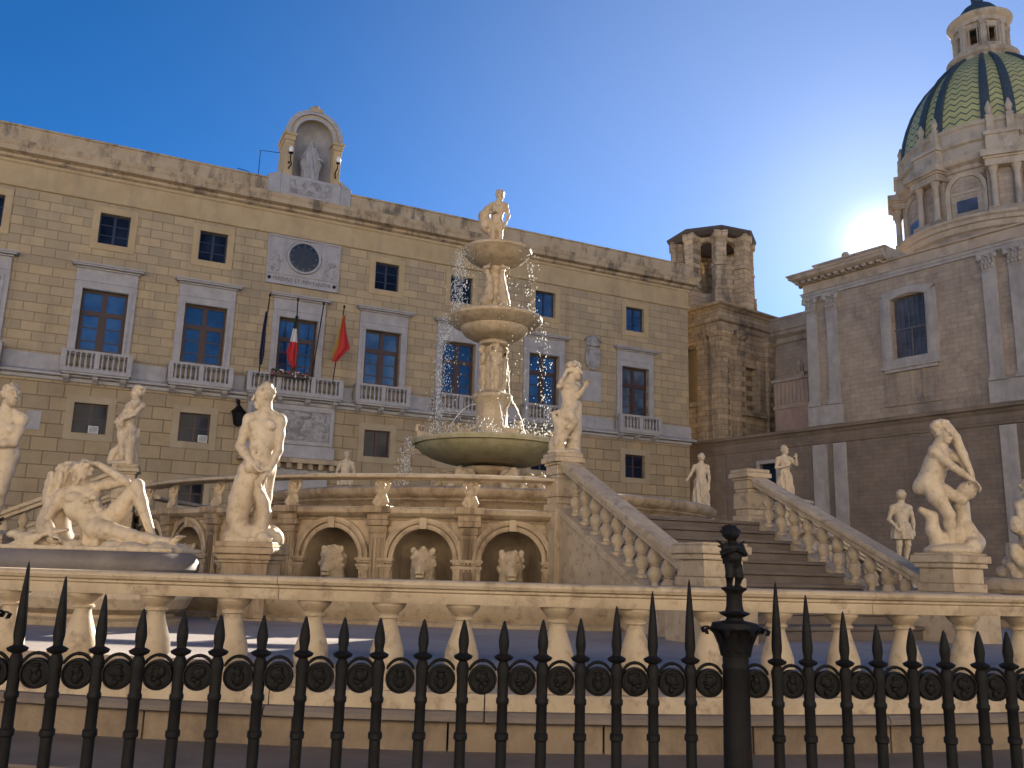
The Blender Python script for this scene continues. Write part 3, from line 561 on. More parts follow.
me = bpy.data.meshes.new('dome'); n = 96; vs = [(DX+r*cos(2*PI*j/n), DY+r*sin(2*PI*j/n), z) for r, z in DP for j in range(n+1)]
fs = [(i*(n+1)+j, i*(n+1)+j+1, (i+1)*(n+1)+j+1, (i+1)*(n+1)+j) for i in range(len(DP)-1) for j in range(n)]
me.from_pydata(vs, [], fs); ul = me.uv_layers.new(name='UVMap'); ln = [0]
for (r0, z0), (r1, z1) in zip(DP, DP[1:]): ln.append(ln[-1]+math.hypot(r1-r0, z1-z0))
for p in me.polygons:
    p.use_smooth = True
    for li, vi in zip(p.loop_indices, p.vertices): ul.data[li].uv = ((vi % (n+1))/n, ln[vi//(n+1)]/ln[-1])
me.materials.append(tm); dome = bpy.data.objects.new('dome', me); C.objects.link(dome); dome.parent = chu
for k in range(8):
    for da in (-.125, .125):
        a = -PI/2+k*PI/4+R(7.5)+PI/8
        m = MB(); rows = []
        for i, (r, z) in enumerate(DP):
            aa = a+da*(1 if r > 3 else 1+.0*(3-r)); w = .30*max(.45, r/5.4)
            ux, uy = cos(aa), sin(aa); tx, ty = -uy, ux
            rows.append([(DX+ux*(r+e)+tx*s*w, DY+uy*(r+e)+ty*s*w, z+e*.3) for s, e in ((-1, -.05), (-.9, .14), (0, .2), (.9, .14), (1, -.05))])
        m.rows(rows); m.build('rib', 'teal', dome, 40)
mb = MB(); L(mb, [(1.9, 35.7), (2.05, 35.9), (2.05, 36.1), (2.2, 36.2), (2.25, 36.45), (2.1, 36.5), (1.75, 36.5), (1.7, 37.0)], 32, caps=False)
lan = mb.build('lantern', 'chtrim', dome, 35)
for k in range(8):
    a = 2*PI*k/8-PI/2+R(7.5)+PI/8; m = MB()
    def xf(x, y, z, a=a): return (DX+cos(a)*(1.62-y)-sin(a)*x, DY+sin(a)*(1.62-y)+cos(a)*x, z)
    m.box(-.24, .24, -.02, .35, 36.5, 38.75, xf=xf); m.box(-.15, .15, -.14, .02, 36.5, 38.6, xf=xf); m.box(-.2, .2, -.18, .02, 38.4, 38.7, xf=xf); m.build('pier', 'chtrim', lan)
    a2 = a+PI/8; m = MB()
    def xg(x, y, z, a=a2): return (DX+cos(a)*(1.5-y)-sin(a)*x, DY+sin(a)*(1.5-y)+cos(a)*x, z)
    m.box(-.45, .45, 0, .2, 36.5, 36.95, xf=xg); m.box(-.45, .45, 0, .2, 38.3, 38.75, xf=xg); m.box(-.3, -.24, -.05, .12, 36.95, 38.3, xf=xg); m.box(.24, .3, -.05, .12, 36.95, 38.3, xf=xg); m.build('opening_frame', 'chtrim', lan)
mb = MB(); L(mb, [(1.3, 38.7), (1.68, 38.72), (1.74, 39.0), (1.9, 39.08), (2.02, 39.25), (2.05, 39.35), (1.5, 39.45), (1.3, 39.45)], 32, caps=False); mb.build('lantern_cornice', 'chtrim', lan, 35)
mb = MB(); L(mb, [(1.42, 39.4), (1.4, 39.7), (1.25, 40.1), (.95, 40.5), (.55, 40.8), (.36, 40.95), (.38, 41.2), (.42, 41.5), (.25, 41.8), (.3, 42.1), (.1, 42.6), (.02, 43.5)], 24); mb.build('cupola', 'teal', lan, 40)
# ------------------------------------------------------------------ old bell tower behind the palace corner
tow = thing('bell_tower', 'eroded brown stone bell tower with an open octagonal belfry under a flat roof', 'tower', (12.6, 60.0, 0), math.atan2(-.80696, .59061))
TX0, TX1, TY0, TY1 = -4.4, 2.25, .3, 7.0
mb = MB(); wall(mb, TX0, TX1, 0, 18.4, TY0, [(.0-1.0, .55, 13.4, 17.2)], .5)
mb.build('west_wall', 'tower', tow)
mb = MB(); hl = [(TY0+2.5, TY0+3.9, 12.9, 15.9)]
wall(mb, TY0, TY1, 0, 18.4, 0, hl, .5); mb.v = [(TX1-y, x, z) for x, y, z in mb.v]; mb.build('south_wall', 'tower', tow)
mb = MB(); mb.box(TX0+.5, TX1-.5, TY0+.5, TY1, 0, 19.6); mb.build('core', MT['tower'], tow)
mb = MB(); mb.box(-1.0, .55, TY0+.3, TY0+.36, 13.4, 17.2); mb.build('blocked_window', stone('tan_plaster', (.42, .30, .14), (.5, .37, .19), 2, .9, .3, 15), tow)
mb = MB(); pr = [(0, 18.3), (.12, 18.35), (.12, 18.7), (.3, 18.85), (.3, 19.1), (.12, 19.2), (.12, 19.6), (.35, 19.75), (.55, 19.85), (.6, 20.0), (-.6, 20.25)]
def rim(o): return [(TX0-o, TY0-o), (TX1+o, TY0-o), (TX1+o, TY1+o), (TX0-o, TY1+o)]
rows = [[(x, y, z) for x, y in rim(o)] for o, z in pr]; mb.rows(rows, True); mb.add(rows[-1], [(0, 1, 2, 3)]); co_ = mb.build('tower_cornice', 'tower', tow); rough_up(co_, .12, .5, 2)
for x in (TX1-1.5, TX1-.25):                               # corner pilasters and broken capitals
    mb = MB(); mb.box(x-.38, x+.38, TY0-.22, TY0, 0, 16.9); mb.rows([[(x-a, TY0-b, z), (x+a, TY0-b, z), (x+a, TY0, z), (x-a, TY0, z)] for a, b, z in ((.38, .22, 16.9), (.44, .3, 17.1), (.42, .28, 17.6), (.62, .5, 18.3))], True)
    for i in range(4): mb.ball((x-.45+.3*i, TY0-.38, 17.9+.1*(i % 2)), (.16, .12, .2), 7, 5)
    o = mb.build('pilaster', 'tower', tow); rough_up(o, .14, .35, 2)
for y in (TY0+.35, TY0+1.9, TY1-1.5, TY1-.4):
    mb = MB(); mb.box(TX1, TX1+.22, y-.38, y+.38, 0, 16.9); mb.rows([[(TX1+b, y-a, z), (TX1+b, y+a, z), (TX1, y+a, z), (TX1, y-a, z)] for a, b, z in ((.38, .22, 16.9), (.44, .3, 17.1), (.42, .28, 17.6), (.62, .5, 18.3))], True)
    for i in range(4): mb.ball((TX1+.38, y-.45+.3*i, 17.9+.1*(i % 2)), (.12, .16, .2), 7, 5)
    o = mb.build('pilaster', 'tower', tow); rough_up(o, .14, .35, 2)
for cx, rot in ((-.22, 0), (TY0+3.2, 1)):                  # window surrounds
    mb = MB(); pts = arch_pts(.74, 16.1, 12.9, 10); po = arch_pts(1.02, 16.1, 12.7, 10)
    mb.rows([[(x, .1, z) for x, z in pts], [(x, -.16, z) for x, z in pts], [(x, -.16, z) for x, z in po], [(x, .01, z) for x, z in po]])
    mb.box(-1.3, 1.3, -.3, 0, 12.4, 12.7); 
    if rot: mb.v = [(TX1-y, cx+x, z) for x, y, z in mb.v]
    else: mb.v = [(cx+x, TY0+y, z+.6) for x, y, z in mb.v]
    o = mb.build('window_surround', 'tower', tow); rough_up(o, .06, .3, 1)
BX, BY = -1.15, 3.6
for k in range(8):                                         # belfry: eight ragged piers, arches between, flat roof
    a = k*PI/4+R(8); r = 2.55; h0, h1 = 20.1, 26.05
    m = MB(); zz = [h0, h0+1.5, h0+1.6, h0+1.65, 23.4, 23.45, 23.7, 25.4, 25.5, h1]; ww = [.62, .6, .66, .5, .48, .56, .48, .48, .58, .6]
    m.rows([[(BX+cos(a)*(r+dy)-sin(a)*dx, BY+sin(a)*(r+dy)+cos(a)*dx, z) for dx, dy in ((-w, -w*.7), (w, -w*.7), (w*.8, w), (-w*.8, w))] for z, w in zip(zz, ww)], True)
    o = m.build('pier', 'tower', tow); rough_up(o, .16, .4, 2)
    a2 = a+PI/8; m = MB()
    def xg(x, y, z, a=a2): return (BX+cos(a)*(2.3-y)-sin(a)*x, BY+sin(a)*(2.3-y)+cos(a)*x, z)
    m.box(-.85, .85, 0, .3, h0, 21.5, xf=xg); pa = arch_pts(.62, 24.9, 24.2, 8); 
    m.rows([[(x, 0, z) for x, z in pa], [(max(-.9, min(.9, x*1.6)), 0, 26.0 if z > 24.8 else z) for x, z in pa]], xf=xg); m.rows([[(x, 0, z) for x, z in pa], [(x, .4, z) for x, z in pa]], xf=xg)
    if k in (1, 2, 3, 7): m.box(-.9, .9, .1, .35, 21.5, 24.4, xf=xg)
    m.build('arch', 'tower', tow)
mb = MB(); mb.lathe([(2.2, 25.82), (3.0, 25.87), (3.35, 26.12), (3.4, 26.32), (.5, 26.65)], 8, (BX, BY, 0), a0=R(8)+PI/8*0, a1=R(8)+2*PI); mb.build('belfry_roof', plain('dark_roof_boards', (.07, .055, .05), .8), tow)
mb = MB(); mb.lathe([(1.0, 20), (1.0, 21.5), (.6, 21.6)], 10, (BX+.3, BY, 0)); mb.build('bell_base', 'tower', tow, 40)
# ------------------------------------------------------------------ inner paving of the fountain enclosure
FC = (-.45, 20.0)
mb = MB(); mb.arc([(13.4, .70), (13.4, .985), (.5, 1.0), (.5, .70)], 0, 2*PI, 96); tag(mb.build('inner_pavement', 'floor', loc=(FC[0], FC[1], 0)), kind='structure')
mb = MB()
for r0, r1, z in ((13.5, 14.75, .52), (14.7, 15.35, .35), (15.3, 15.95, .175)): mb.arc([(r0, 0), (r1, 0), (r1, z-.03), (r1+.03, z-.02), (r1+.03, z), (r0, z)], 0, 2*PI, 120)
tag(mb.build('perimeter_steps', 'step', smooth=30, loc=(FC[0], FC[1], 0)), kind='structure')
# ------------------------------------------------------------------ the fountain
fou = thing('fountain', 'tall tiered marble fountain with niche terrace, round basin and three stacked bowls', 'fountain', (FC[0], FC[1], 0))
def pol(r, th, z=0): return (r*sin(th), -r*cos(th), z)
RW = 7.2
def bend(th0, R0=RW): return lambda x, y, z: ((R0-y)*sin(th0+x/R0), -(R0-y)*cos(th0+x/R0), z)
mb = MB(); mb.arc([(RW-.9, 2.3), (RW-.9, 2.48), (4.6, 2.48), (4.6, 2.3)], 0, 2*PI, 96); mb.arc([(RW-.85, .8), (RW-.85, 2.45), (RW-.9, 2.45), (RW-.9, .8)], 0, 2*PI, 96); mb.build('terrace_floor', 'fount', fou)
mb = MB(); mb.arc([(RW-.9, 2.33), (RW+.03, 2.33), (RW+.05, 2.36), (RW+.1, 2.37), (RW+.16, 2.43), (RW+.17, 2.49), (RW+.12, 2.515), (RW-.9, 2.51)], 0, 2*PI, 140); mb.build('terrace_cornice', 'fount', fou, 35)
# niche bays
SPR, ZB, RA = 1.78, .95, .44
def bay(thc, span):
    f = bend(thc); hw = span*RW/2; m = MB()
    ins = arch_pts(RA, SPR, ZB, 16); n = len(ins); outp = []
    for i, (x, z) in enumerate(ins):                        # outer boundary of the wall panel
        if i < 2: outp.append((-hw, z))
        elif i >= n-2: outp.append((hw, z))
        else:
            a = PI*(i-2)/(n-5); dx, dz = -cos(a), sin(a)
            s = min(hw/abs(dx) if abs(dx) > 1e-6 else 9, (2.34-SPR)/dz if dz > 1e-6 else 9); outp.append((dx*s, SPR+dz*s))
    mid_ = [((a+c)/2, (b+d)/2) for (a, b), (c, d) in zip(ins, outp)]
    m.rows([[(x, 0, z) for x, z in ins], [(x, 0, z) for x, z in mid_], [(x, 0, z) for x, z in outp]], xf=f)
    # top corners are cut by the ray fan: fill with two small triangles
    for s in (-1, 1):
        c = [(s*hw, SPR+(2.34-SPR)*0.0), (s*hw, 2.34)]
        cand = [p for p in outp if abs(p[1]-2.34) < 1e-6]; side = [p for p in outp if abs(abs(p[0])-hw) < 1e-6 and p[0]*s > 0]
        if cand and side:
            e = max(cand, key=lambda p: p[0]*s); q = max(side, key=lambda p: p[1]); m.add([(q[0], 0, q[1]), (s*hw, 0, 2.34), (e[0], 0, 2.34)], [(0, 1, 2)], f)
    wl = m.build('niche_wall', 'fount', fou)
    rows = []
    for i in range(15):
        a = PI*i/14; col = [(-RA*cos(a), .58*sin(a), ZB), (-RA*cos(a), .58*sin(a), (ZB+SPR)/2), (-RA*cos(a), .58*sin(a), SPR)]
        for j in range(1, 8): b = PI/2*j/7; col.append((-RA*cos(a)*cos(b), .58*sin(a)*cos(b), SPR+RA*sin(b)))
        rows.append(col)
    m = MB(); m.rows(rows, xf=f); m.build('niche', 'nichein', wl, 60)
    m = MB()
    for r0, r1, y in ((RA-.005, RA+.06, -.035), (RA+.075, RA+.15, -.06)):
        a = [p for p in arch_pts(r0, SPR, SPR-.01, 20)][1:-1]; b = [p for p in arch_pts(r1, SPR, SPR-.01, 20)][1:-1]
        m.rows([[(x, .02, z) for x, z in a], [(x, y, z) for x, z in a], [(x, y-.012, z) for x, z in [((p[0]+q[0])/2, (p[1]+q[1])/2) for p, q in zip(a, b)]], [(x, y, z) for x, z in b], [(x, .0, z) for x, z in b]], xf=f)
    m.box(-.05, .05, -.09, 0, SPR+RA-.01, SPR+RA+.17, xf=f); m.build('archivolt', 'fount', wl, 35)
    for s in (-1, 1):
        m = MB(); x = s*(RA+.09); m.box(x-.07, x+.07, -.05, .02, ZB, SPR-.16, xf=f)
        for dz, e in ((-.16, .02), (-.12, .04), (-.06, .025), (-.03, .05)): m.box(x-.07-e, x+.07+e, -.05-e, .02, SPR+dz, SPR+dz+.04, xf=f)
        for q in range(3): m.box(x-.05+q*.036, x-.03+q*.036, -.06, -.05, ZB+.05, SPR-.2, xf=f)
        m.build('impost', 'fount', wl)
def terrace_pilaster(th):
    f = bend(th); m = MB(); m.box(-.12, .12, -.07, .05, ZB, 2.14, xf=f)
    for q in range(4): m.box(-.10+q*.055, -.065+q*.055, -.085, -.07, 1.1, 2.08, xf=f)
    m.box(-.14, .14, -.09, .05, 2.14, 2.17, xf=f); m.box(-.13, .13, -.08, .05, 2.17, 2.25, xf=f); m.box(-.17, .17, -.12, .05, 2.25, 2.33, xf=f); m.box(-.16, .16, -.13, .05, 2.33, 2.5, xf=f); m.box(-.2, .2, -.19, .0, 2.43, 2.525, xf=f)
    return m.build('pilaster', 'pilstain', fou, bev=.006)
PT = [R(a) for a in (-57.5, -46.8, -35.5, -22.9, -11.3, -.8, 9.0)]
for a, b in zip(PT, PT[1:]): bay((a+b)/2, (b-a))
for th in PT[:-1]: terrace_pilaster(th)
mb = MB(); mb.arc([(RW+.0, .8), (RW+.0, 2.4), (RW-.06, 2.4), (RW-.06, .8)], R(9), R(302.4), 110); mb.build('plain_terrace_wall', 'fount', fou, 40)
mb = MB(); mb.arc([(RW+.12, .85), (RW+.12, 1.02), (RW+.02, 1.06), (RW-.02, .85)], R(-58), R(9), 40); mb.build('wall_base', 'fount', fou)
# handrail carried by herms
for t0, t1 in ((-57, 9.5), (38.5, 52), (123, 189), (213, 280)):
    m = MB(); m.arc([(RW-.16, 2.925), (RW+.12, 2.925), (RW+.15, 2.945), (RW+.15, 2.98), (RW+.1, 3.0), (RW-.12, 3.0), (RW-.18, 2.97)], R(t0), R(t1), 40); m.build('terrace_handrail', 'balu', fou, 40)
# big round basin on the terrace
mb = MB(); mb.arc([(4.72, 2.48), (4.78, 2.55), (4.72, 2.6), (4.82, 2.74), (4.94, 2.80), (4.86, 2.84), (4.94, 2.87), (5.0, 2.93), (5.02, 3.0), (4.96, 3.04), (4.78, 3.04), (4.72, 2.95), (4.6, 2.6), (4.6, 2.48)], 0, 2*PI, 128); mb.build('round_basin', 'fount', fou, 35)
def watermat():
    m = bpy.data.materials.new('pool_water'); m.use_nodes = True; t = m.node_tree; b = t.nodes['Principled BSDF']
    b.inputs['Base Color'].default_value = (.03, .045, .045, 1); b.inputs['Roughness'].default_value = .06; b.inputs['IOR'].default_value = 1.33
    n = N(t, 'ShaderNodeTexNoise', Scale=7.0, Detail=3.0); bp = t.nodes.new('ShaderNodeBump'); bp.inputs['Strength'].default_value = .4; bp.inputs['Distance'].default_value = .03
    t.links.new(n.outputs[0], bp.inputs['Height']); t.links.new(bp.outputs[0], b.inputs['Normal']); return m
MT['water'] = watermat()
mb = MB(); mb.arc([(4.74, 2.9), (4.74, 2.93), (.2, 2.93), (.2, 2.9)], 0, 2*PI, 64); mb.build('basin_water', 'water', fou)
# candelabrum
def stage(name, prof, mat, n=48, par=None, sm=35): m = MB(); m.lathe(prof, n); return m.build(name, mat, par or fou, sm)
stage('stem_base', [(1.0, 2.5), (1.0, 3.1), (.75, 3.15), (.62, 3.3), (.5, 3.4), (.46, 3.6), (.5, 3.72), (.62, 3.78), (.66, 3.84), (.6, 3.9)], 'fount', 28)
stage('lower_bowl', [(.3, 3.95), (.62, 3.97), (1.05, 4.01), (1.38, 4.11), (1.58, 4.22), (1.68, 4.32), (1.7, 4.35), (1.78, 4.36), (1.80, 4.42), (1.78, 4.47), (1.7, 4.485), (1.62, 4.43), (1.4, 4.34), (.3, 4.25)], 'greenbowl', 64)
mb = MB(); mb.lathe([(1.62, 4.41), (.2, 4.43)], 40); mb.build('bowl_water', 'water', fou)
stage('stem_pedestal', [(.62, 4.4), (.6, 4.55), (.42, 4.62), (.38, 4.75), (.4, 4.85), (.37, 4.9), (.36, 5.3), (.4, 5.36), (.42, 5.44), (.47, 5.5), (.47, 5.58), (.36, 5.62), (.24, 5.7), (.22, 6.8)], 'marbleb', 24)
stage('middle_bowl', [(.2, 6.72), (.34, 6.78), (.36, 6.84), (.3, 6.88), (.55, 6.94), (.7, 7.02), (.78, 7.12), (.8, 7.18), (.98, 7.25), (1.08, 7.32), (1.12, 7.36), (1.13, 7.42), (1.09, 7.45), (1.0, 7.42), (.7, 7.34), (.2, 7.3)], 'marbleb', 56)
mb = MB(); mb.lathe([(1.02, 7.41), (.2, 7.42)], 40); mb.build('bowl_water', 'water', fou)
stage('stem_upper', [(.36, 7.32), (.34, 7.5), (.28, 7.58), (.2, 7.65), (.17, 8.5), (.24, 8.6), (.2, 8.72)], 'marbleb', 20)
stage('upper_bowl', [(.16, 8.68), (.3, 8.72), (.52, 8.80), (.68, 8.90), (.78, 9.02), (.83, 9.05), (.84, 9.1), (.8, 9.13), (.7, 9.1), (.2, 9.04)], 'marbleb', 48)
# small scrolls where the stem rests
for k in range(6):
    a = R(-70+28*k) if k < 6 else 0
# ------------------------------------------------------------------ pool in front of the niches
def pool(name, label, th0, th1):
    p = thing(name, label, 'pool', (FC[0], FC[1], 0), 0, 'pools round the terrace')
    m = MB(); m.arc([(9.2, .95), (9.24, 1.03), (9.1, 1.06), (9.14, 1.1), (9.22, 1.2), (9.24, 1.3), (9.18, 1.38), (9.1, 1.41), (9.16, 1.43), (9.22, 1.46), (9.22, 1.5), (9.14, 1.525), (8.94, 1.525), (8.88, 1.4), (8.84, .95)], R(th0), R(th1), 60); m.build('bulging_rim', 'balu', p, 35)
    m = MB(); m.arc([(8.9, 1.33), (8.9, 1.36), (7.22, 1.36), (7.22, 1.33)], R(th0), R(th1), 40); m.build('pool_water', 'water', p); return p
pool('niche_pool', 'long curved pool with bulging rim below the row of animal head niches', -59, 11.4)
pool('niche_pool', 'curved pool with bulging rim to the right of the right staircase', 35.6, 96)
# ------------------------------------------------------------------ staircases: local x along the treads, y outwards (away from the fountain)
bulb = [(.085, 0), (.085, .05), (.05, .07), (.038, .11), (.06, .16), (.088, .23), (.078, .3), (.045, .35), (.062, .365), (.045, .38), (.07, .42), (.09, .49), (.07, .57), (.04, .64), (.034, .67), (.05, .69), (.085, .7), (.085, .75)]
bb = MB(); bb.lathe(bulb, 14); bulb_proto = None
def staircase(thd, label, group, off=0):
    global bulb_proto
    th = R(thd); st = thing('staircase', label, 'staircase', (FC[0]+off*sin(th), FC[1]-off*cos(th), 0), th, 'staircases of the fountain')     # local frame: outward = -y
    z_top, z_bot, n, y0, run_ = 2.5, 1.0, 10, 7.05, .345
    for s in range(n):
        m = MB(); z = z_top-(s)*(z_top-z_bot)/n; ya, yb = y0+s*run_, y0+(s+1)*run_
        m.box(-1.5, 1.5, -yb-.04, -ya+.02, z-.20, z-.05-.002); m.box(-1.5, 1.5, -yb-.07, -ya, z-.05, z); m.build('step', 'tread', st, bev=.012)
    L_ = 3.5
    for sx in (-1, 1):
        x = sx*1.7
        def zl(y, base): return base-(y-7.0)*.47
        m = MB()                                            # stringer wall
        poly = [(-(7.0+L_), .85), (-7.0, .85), (-7.0, zl(7.0, 2.62)), (-(7.0+L_), zl(7.0+L_, 2.62))]
        m.add([(x+d, y, z) for d in (-.15, .15) for y, z in poly], [(0, 1, 2, 3), (7, 6, 5, 4), (0, 3, 7, 4), (3, 2, 6, 7), (2, 1, 5, 6), (1, 0, 4, 5)])
        m.add([(x+d, y, z) for d in (-.18, .18) for y, z in [(-(7.0+L_), zl(7+L_, 2.56)), (-7.0, 2.56), (-7.0, 2.66), (-(7.0+L_), zl(7+L_, 2.66))]], [(0, 1, 2, 3), (7, 6, 5, 4), (0, 3, 7, 4), (3, 2, 6, 7), (2, 1, 5, 6), (1, 0, 4, 5)])
        m.build('side_wall', 'balu', st, bev=.012)
        m = MB()                                            # sloping handrail
        for hwid, za, zb in ((.15, 3.25, 3.33), (.115, 3.17, 3.25)):
            m.add([(x+d, y, z) for d in (-hwid, hwid) for y, z in [(-(7.0+L_), zl(7+L_, za)), (-7.15, zl(7.15, za)), (-7.15, zl(7.15, zb)), (-(7.0+L_), zl(7+L_, zb))]], [(0, 1, 2, 3), (7, 6, 5, 4), (0, 3, 7, 4), (3, 2, 6, 7), (2, 1, 5, 6), (1, 0, 4, 5)])
        m.build('handrail', 'balu', st, bev=.014)
        m = MB()                                            # upper pier
        for hw, za, zb in ((.30, .85, 2.5), (.28, 2.5, 2.62), (.23, 2.62, 2.72), (.26, 2.72, 2.98), (.23, 2.98, 3.04), (.25, 3.04, 3.18), (.28, 3.18, 3.22), (.33, 3.22, 3.30), (.30, 3.3, 3.36)): hw *= .74; m.box(x-hw, x+hw, -7.0-hw, -7.0+hw, za, zb)
        m.build('upper_pier', 'balu', st, bev=.015)
        m = MB(); yc = 7.0+L_+(.2 if sx > 0 else .02)
        for hw, za, zb in ((.46, .85, 1.45), (.5, 1.45, 1.56), (.36, 1.56, 1.66), (.33, 1.66, 1.84), (.38, 1.84, 1.9), (.42, 1.9, 1.99), (.38, 1.99, 2.02)): hw *= .76; m.box(x-hw, x+hw, -yc-hw, -yc+hw, za, zb)
        m.build('lower_pier', 'balu', st, bev=.015)
        nb = 11
        for i in range(nb):
            y = 7.42+(L_-.62)*i/(nb-1); z = zl(y, 2.66)-.03
            if bulb_proto is None: bulb_proto = bb.build('baluster', 'balu', st, 40); o = bulb_proto
            else: o = bulb_proto.copy(); C.objects.link(o); o.parent = st
            o.location = (x, -y, z); o.scale = (1, 1, .78); o.rotation_euler.z = random.random()*6
    return st
staircase(23.5, 'wide marble staircase with dark treads rising to the right of the niche terrace', None)
staircase(-73, 'marble staircase behind the reclining statue on the far left', None, .42)
staircase(113.5, 'far marble staircase behind the right one, mostly hidden by it', None)
staircase(203.5, 'marble staircase on the far side of the fountain towards the palace', None)
# ------------------------------------------------------------------ reclining statue basin and its twin on the right
def plinth_basin(name, label, thd, r, a, b, mat_top):
    p = thing(name, label, 'basin', (FC[0]+r*sin(R(thd)), FC[1]-r*cos(R(thd)), 0), R(thd), 'statue basins')
    m = MB(); m.lathe([(.92, .95), (.95, 1.04), (.87, 1.07), (.86, 1.1), (.96, 1.16), (1.0, 1.27), (.97, 1.38), (.88, 1.46), (.86, 1.5)], 56, sx=a, sy=b); m.build('bulging_body', 'balu', p, 35)
    m = MB(); m.lathe([(.9, 1.5), (1.0, 1.52), (1.03, 1.58), (1.03, 1.66), (1.0, 1.73), (.96, 1.76), (.3, 1.765)], 56, sx=a, sy=b); m.build('rim_slab', mat_top, p, 35); return p
plinth_basin('statue_basin', 'oval basin with dark rounded slab under the reclining statue on the left', -26, 10.58, 1.72, .95, 'slab')
plinth_basin('statue_basin', 'pale round basin rim under the seated statue at the right edge', 64, 10.35, 1.5, 1.2, 'balu')
# ------------------------------------------------------------------ outer balustrade
OB = thing('outer_balustrade', 'long curved golden marble balustrade with bulbous balusters running across the foreground', 'balustrade', (FC[0], FC[1], 0))
RB = 13.7
cuts = [-25, -17.2, -4.6, 1.35, 12.9, 21.3, 30]
for a, b in zip(cuts, cuts[1:]):
    m = MB(); g = .018
    m.arc([(RB-.13, 1.445), (RB+.13, 1.445), (RB+.135, 1.465), (RB+.135, 1.515), (RB+.15, 1.525), (RB+.15, 1.54), (RB+.175, 1.55), (RB+.185, 1.57), (RB+.18, 1.588), (RB+.165, 1.6), (RB-.165, 1.6), (RB-.185, 1.57), (RB-.17, 1.545), (RB-.135, 1.53)], R(a+g/2), R(b-g/2), 24); m.build('top_rail', 'balu', OB, 30)
    m = MB(); m.arc([(RB-.2, .745), (RB+.17, .745), (RB+.17, .845), (RB+.15, .875), (RB-.18, .875)], R(a+g), R(b-g), 24); m.build('plinth', 'balu', OB, 30)
    m = MB(); m.arc([(RB-.25, .70), (RB+.24, .70), (RB+.27, .715), (RB+.27, .745), (RB+.24, .77), (RB-.25, .77)], R(a+g), R(b-g), 24); m.build('base_moulding', 'step', OB, 30)
for k in range(13):
    m = MB(); a = -25+55*k/13; m.arc([(RB-.3, .44), (RB+.2, .44), (RB+.2, .705), (RB-.3, .705)], R(a+.03), R(a+55/13-.03), 8); m.build('base_block', 'baseblk', OB, 30)
obp = [(.115, 0), (.115, .07), (.075, .085), (.07, .1), (.095, .14), (.118, .2), (.115, .27), (.09, .36), (.066, .44), (.058, .48), (.06, .5), (.078, .505), (.078, .52), (.064, .53), (.074, .545), (.092, .562), (.108, .58), (.112, .592), (.118, .594), (.118, .618)]
m = MB(); m.lathe(obp, 24); ob0 = m.build('baluster', 'balu', OB, 35); first = True
for th in (-24.2, -21.2, -18.6, -16.0, -13.4, -10.9, -8.5, -6.1, -3.7, -1.5, .65, 3.4, 5.7, 7.9, 10.05, 12.2, 14.35, 16.6, 18.9, 21.0, 23.2, 25.5):
    if first: o = ob0; first = False
    else: o = ob0.copy(); C.objects.link(o); o.parent = OB
    o.location = pol(RB, R(th), .873); o.rotation_euler.z = th; o.scale = (1, 1, .926)
# ------------------------------------------------------------------ iron railing in front
al = R(6); FA = Vector((-1.43, 2.72, 0)); FD = Vector((cos(al), sin(al), 0))
FE = thing('iron_railing', 'black iron spear railing with round medallions and a cast post in the foreground', 'railing', FA, al)
PXB = [-.01-.117*k for k in range(5, 0, -1) if k != 1]
bars = [-.01, .108, .223, .338, .455, .572, .69, .81, .934, 1.058, 1.176, 1.309, 1.434, 1.555, 1.678, 1.795, 1.915, 2.036]
barsR = [2.313, 2.43, 2.55, 2.667, 2.784, 2.9, 3.016, 3.122, 3.24, 3.36, 3.48, 3.6]
POST = 2.186; POST2 = -.16
barsL = [-.28, -.40, -.52, -.64]
drop = [.255, .215, .165, .125, .118]
def tip(i, n, postside):                                    # garland: tall beside the posts, low in the middle
    k = min(i, n-1-i) if postside == 'both' else i
    return drop[k] if k < 5 else .112
def bar_mesh(h):
    m = MB(); zc = 1.425
    pr = [(.022, 0), (.022, .1), (.0175, .12), (.0168, 1.18), (.0215, 1.185), (.0215, 1.2), (.0168, 1.205), (.0165, 1.285), (.0205, 1.29), (.0205, 1.302), (.017, 1.307), (.018, 1.37), (.021, 1.39), (.0165, 1.405), (.013, 1.413), (.027, 1.42), (.031, 1.428), (.024, 1.432), (.014, 1.437), (.0135, 1.445), (.0165, 1.462), (.0168, 1.475), (.014, 1.475+(h-.05)*.3), (.0095, 1.475+(h-.05)*.62), (.0045, 1.475+(h-.05)*.92), (.001, 1.425+h)]
    m.lathe(pr, 12); return m
bc_ = {}
def bar(x, h):
    k = round(h, 3)
    if k not in bc_: o = bc_[k] = bar_mesh(h).build('bar', 'iron', FE, 40)
    else: o = bc_[k].copy(); C.objects.link(o); o.parent = FE
    o.location = (x, 0, 0); o.rotation_euler = (random.gauss(0, .003), random.gauss(0, .003), random.random()*6)
nb = len(bars)
for i, x in enumerate(bars): bar(x, tip(i, nb, 'both'))
for i, x in enumerate(barsR): bar(x, tip(i, 12, 'one'))
for i, x in enumerate(barsL): bar(x, tip(i, 9, 'one'))
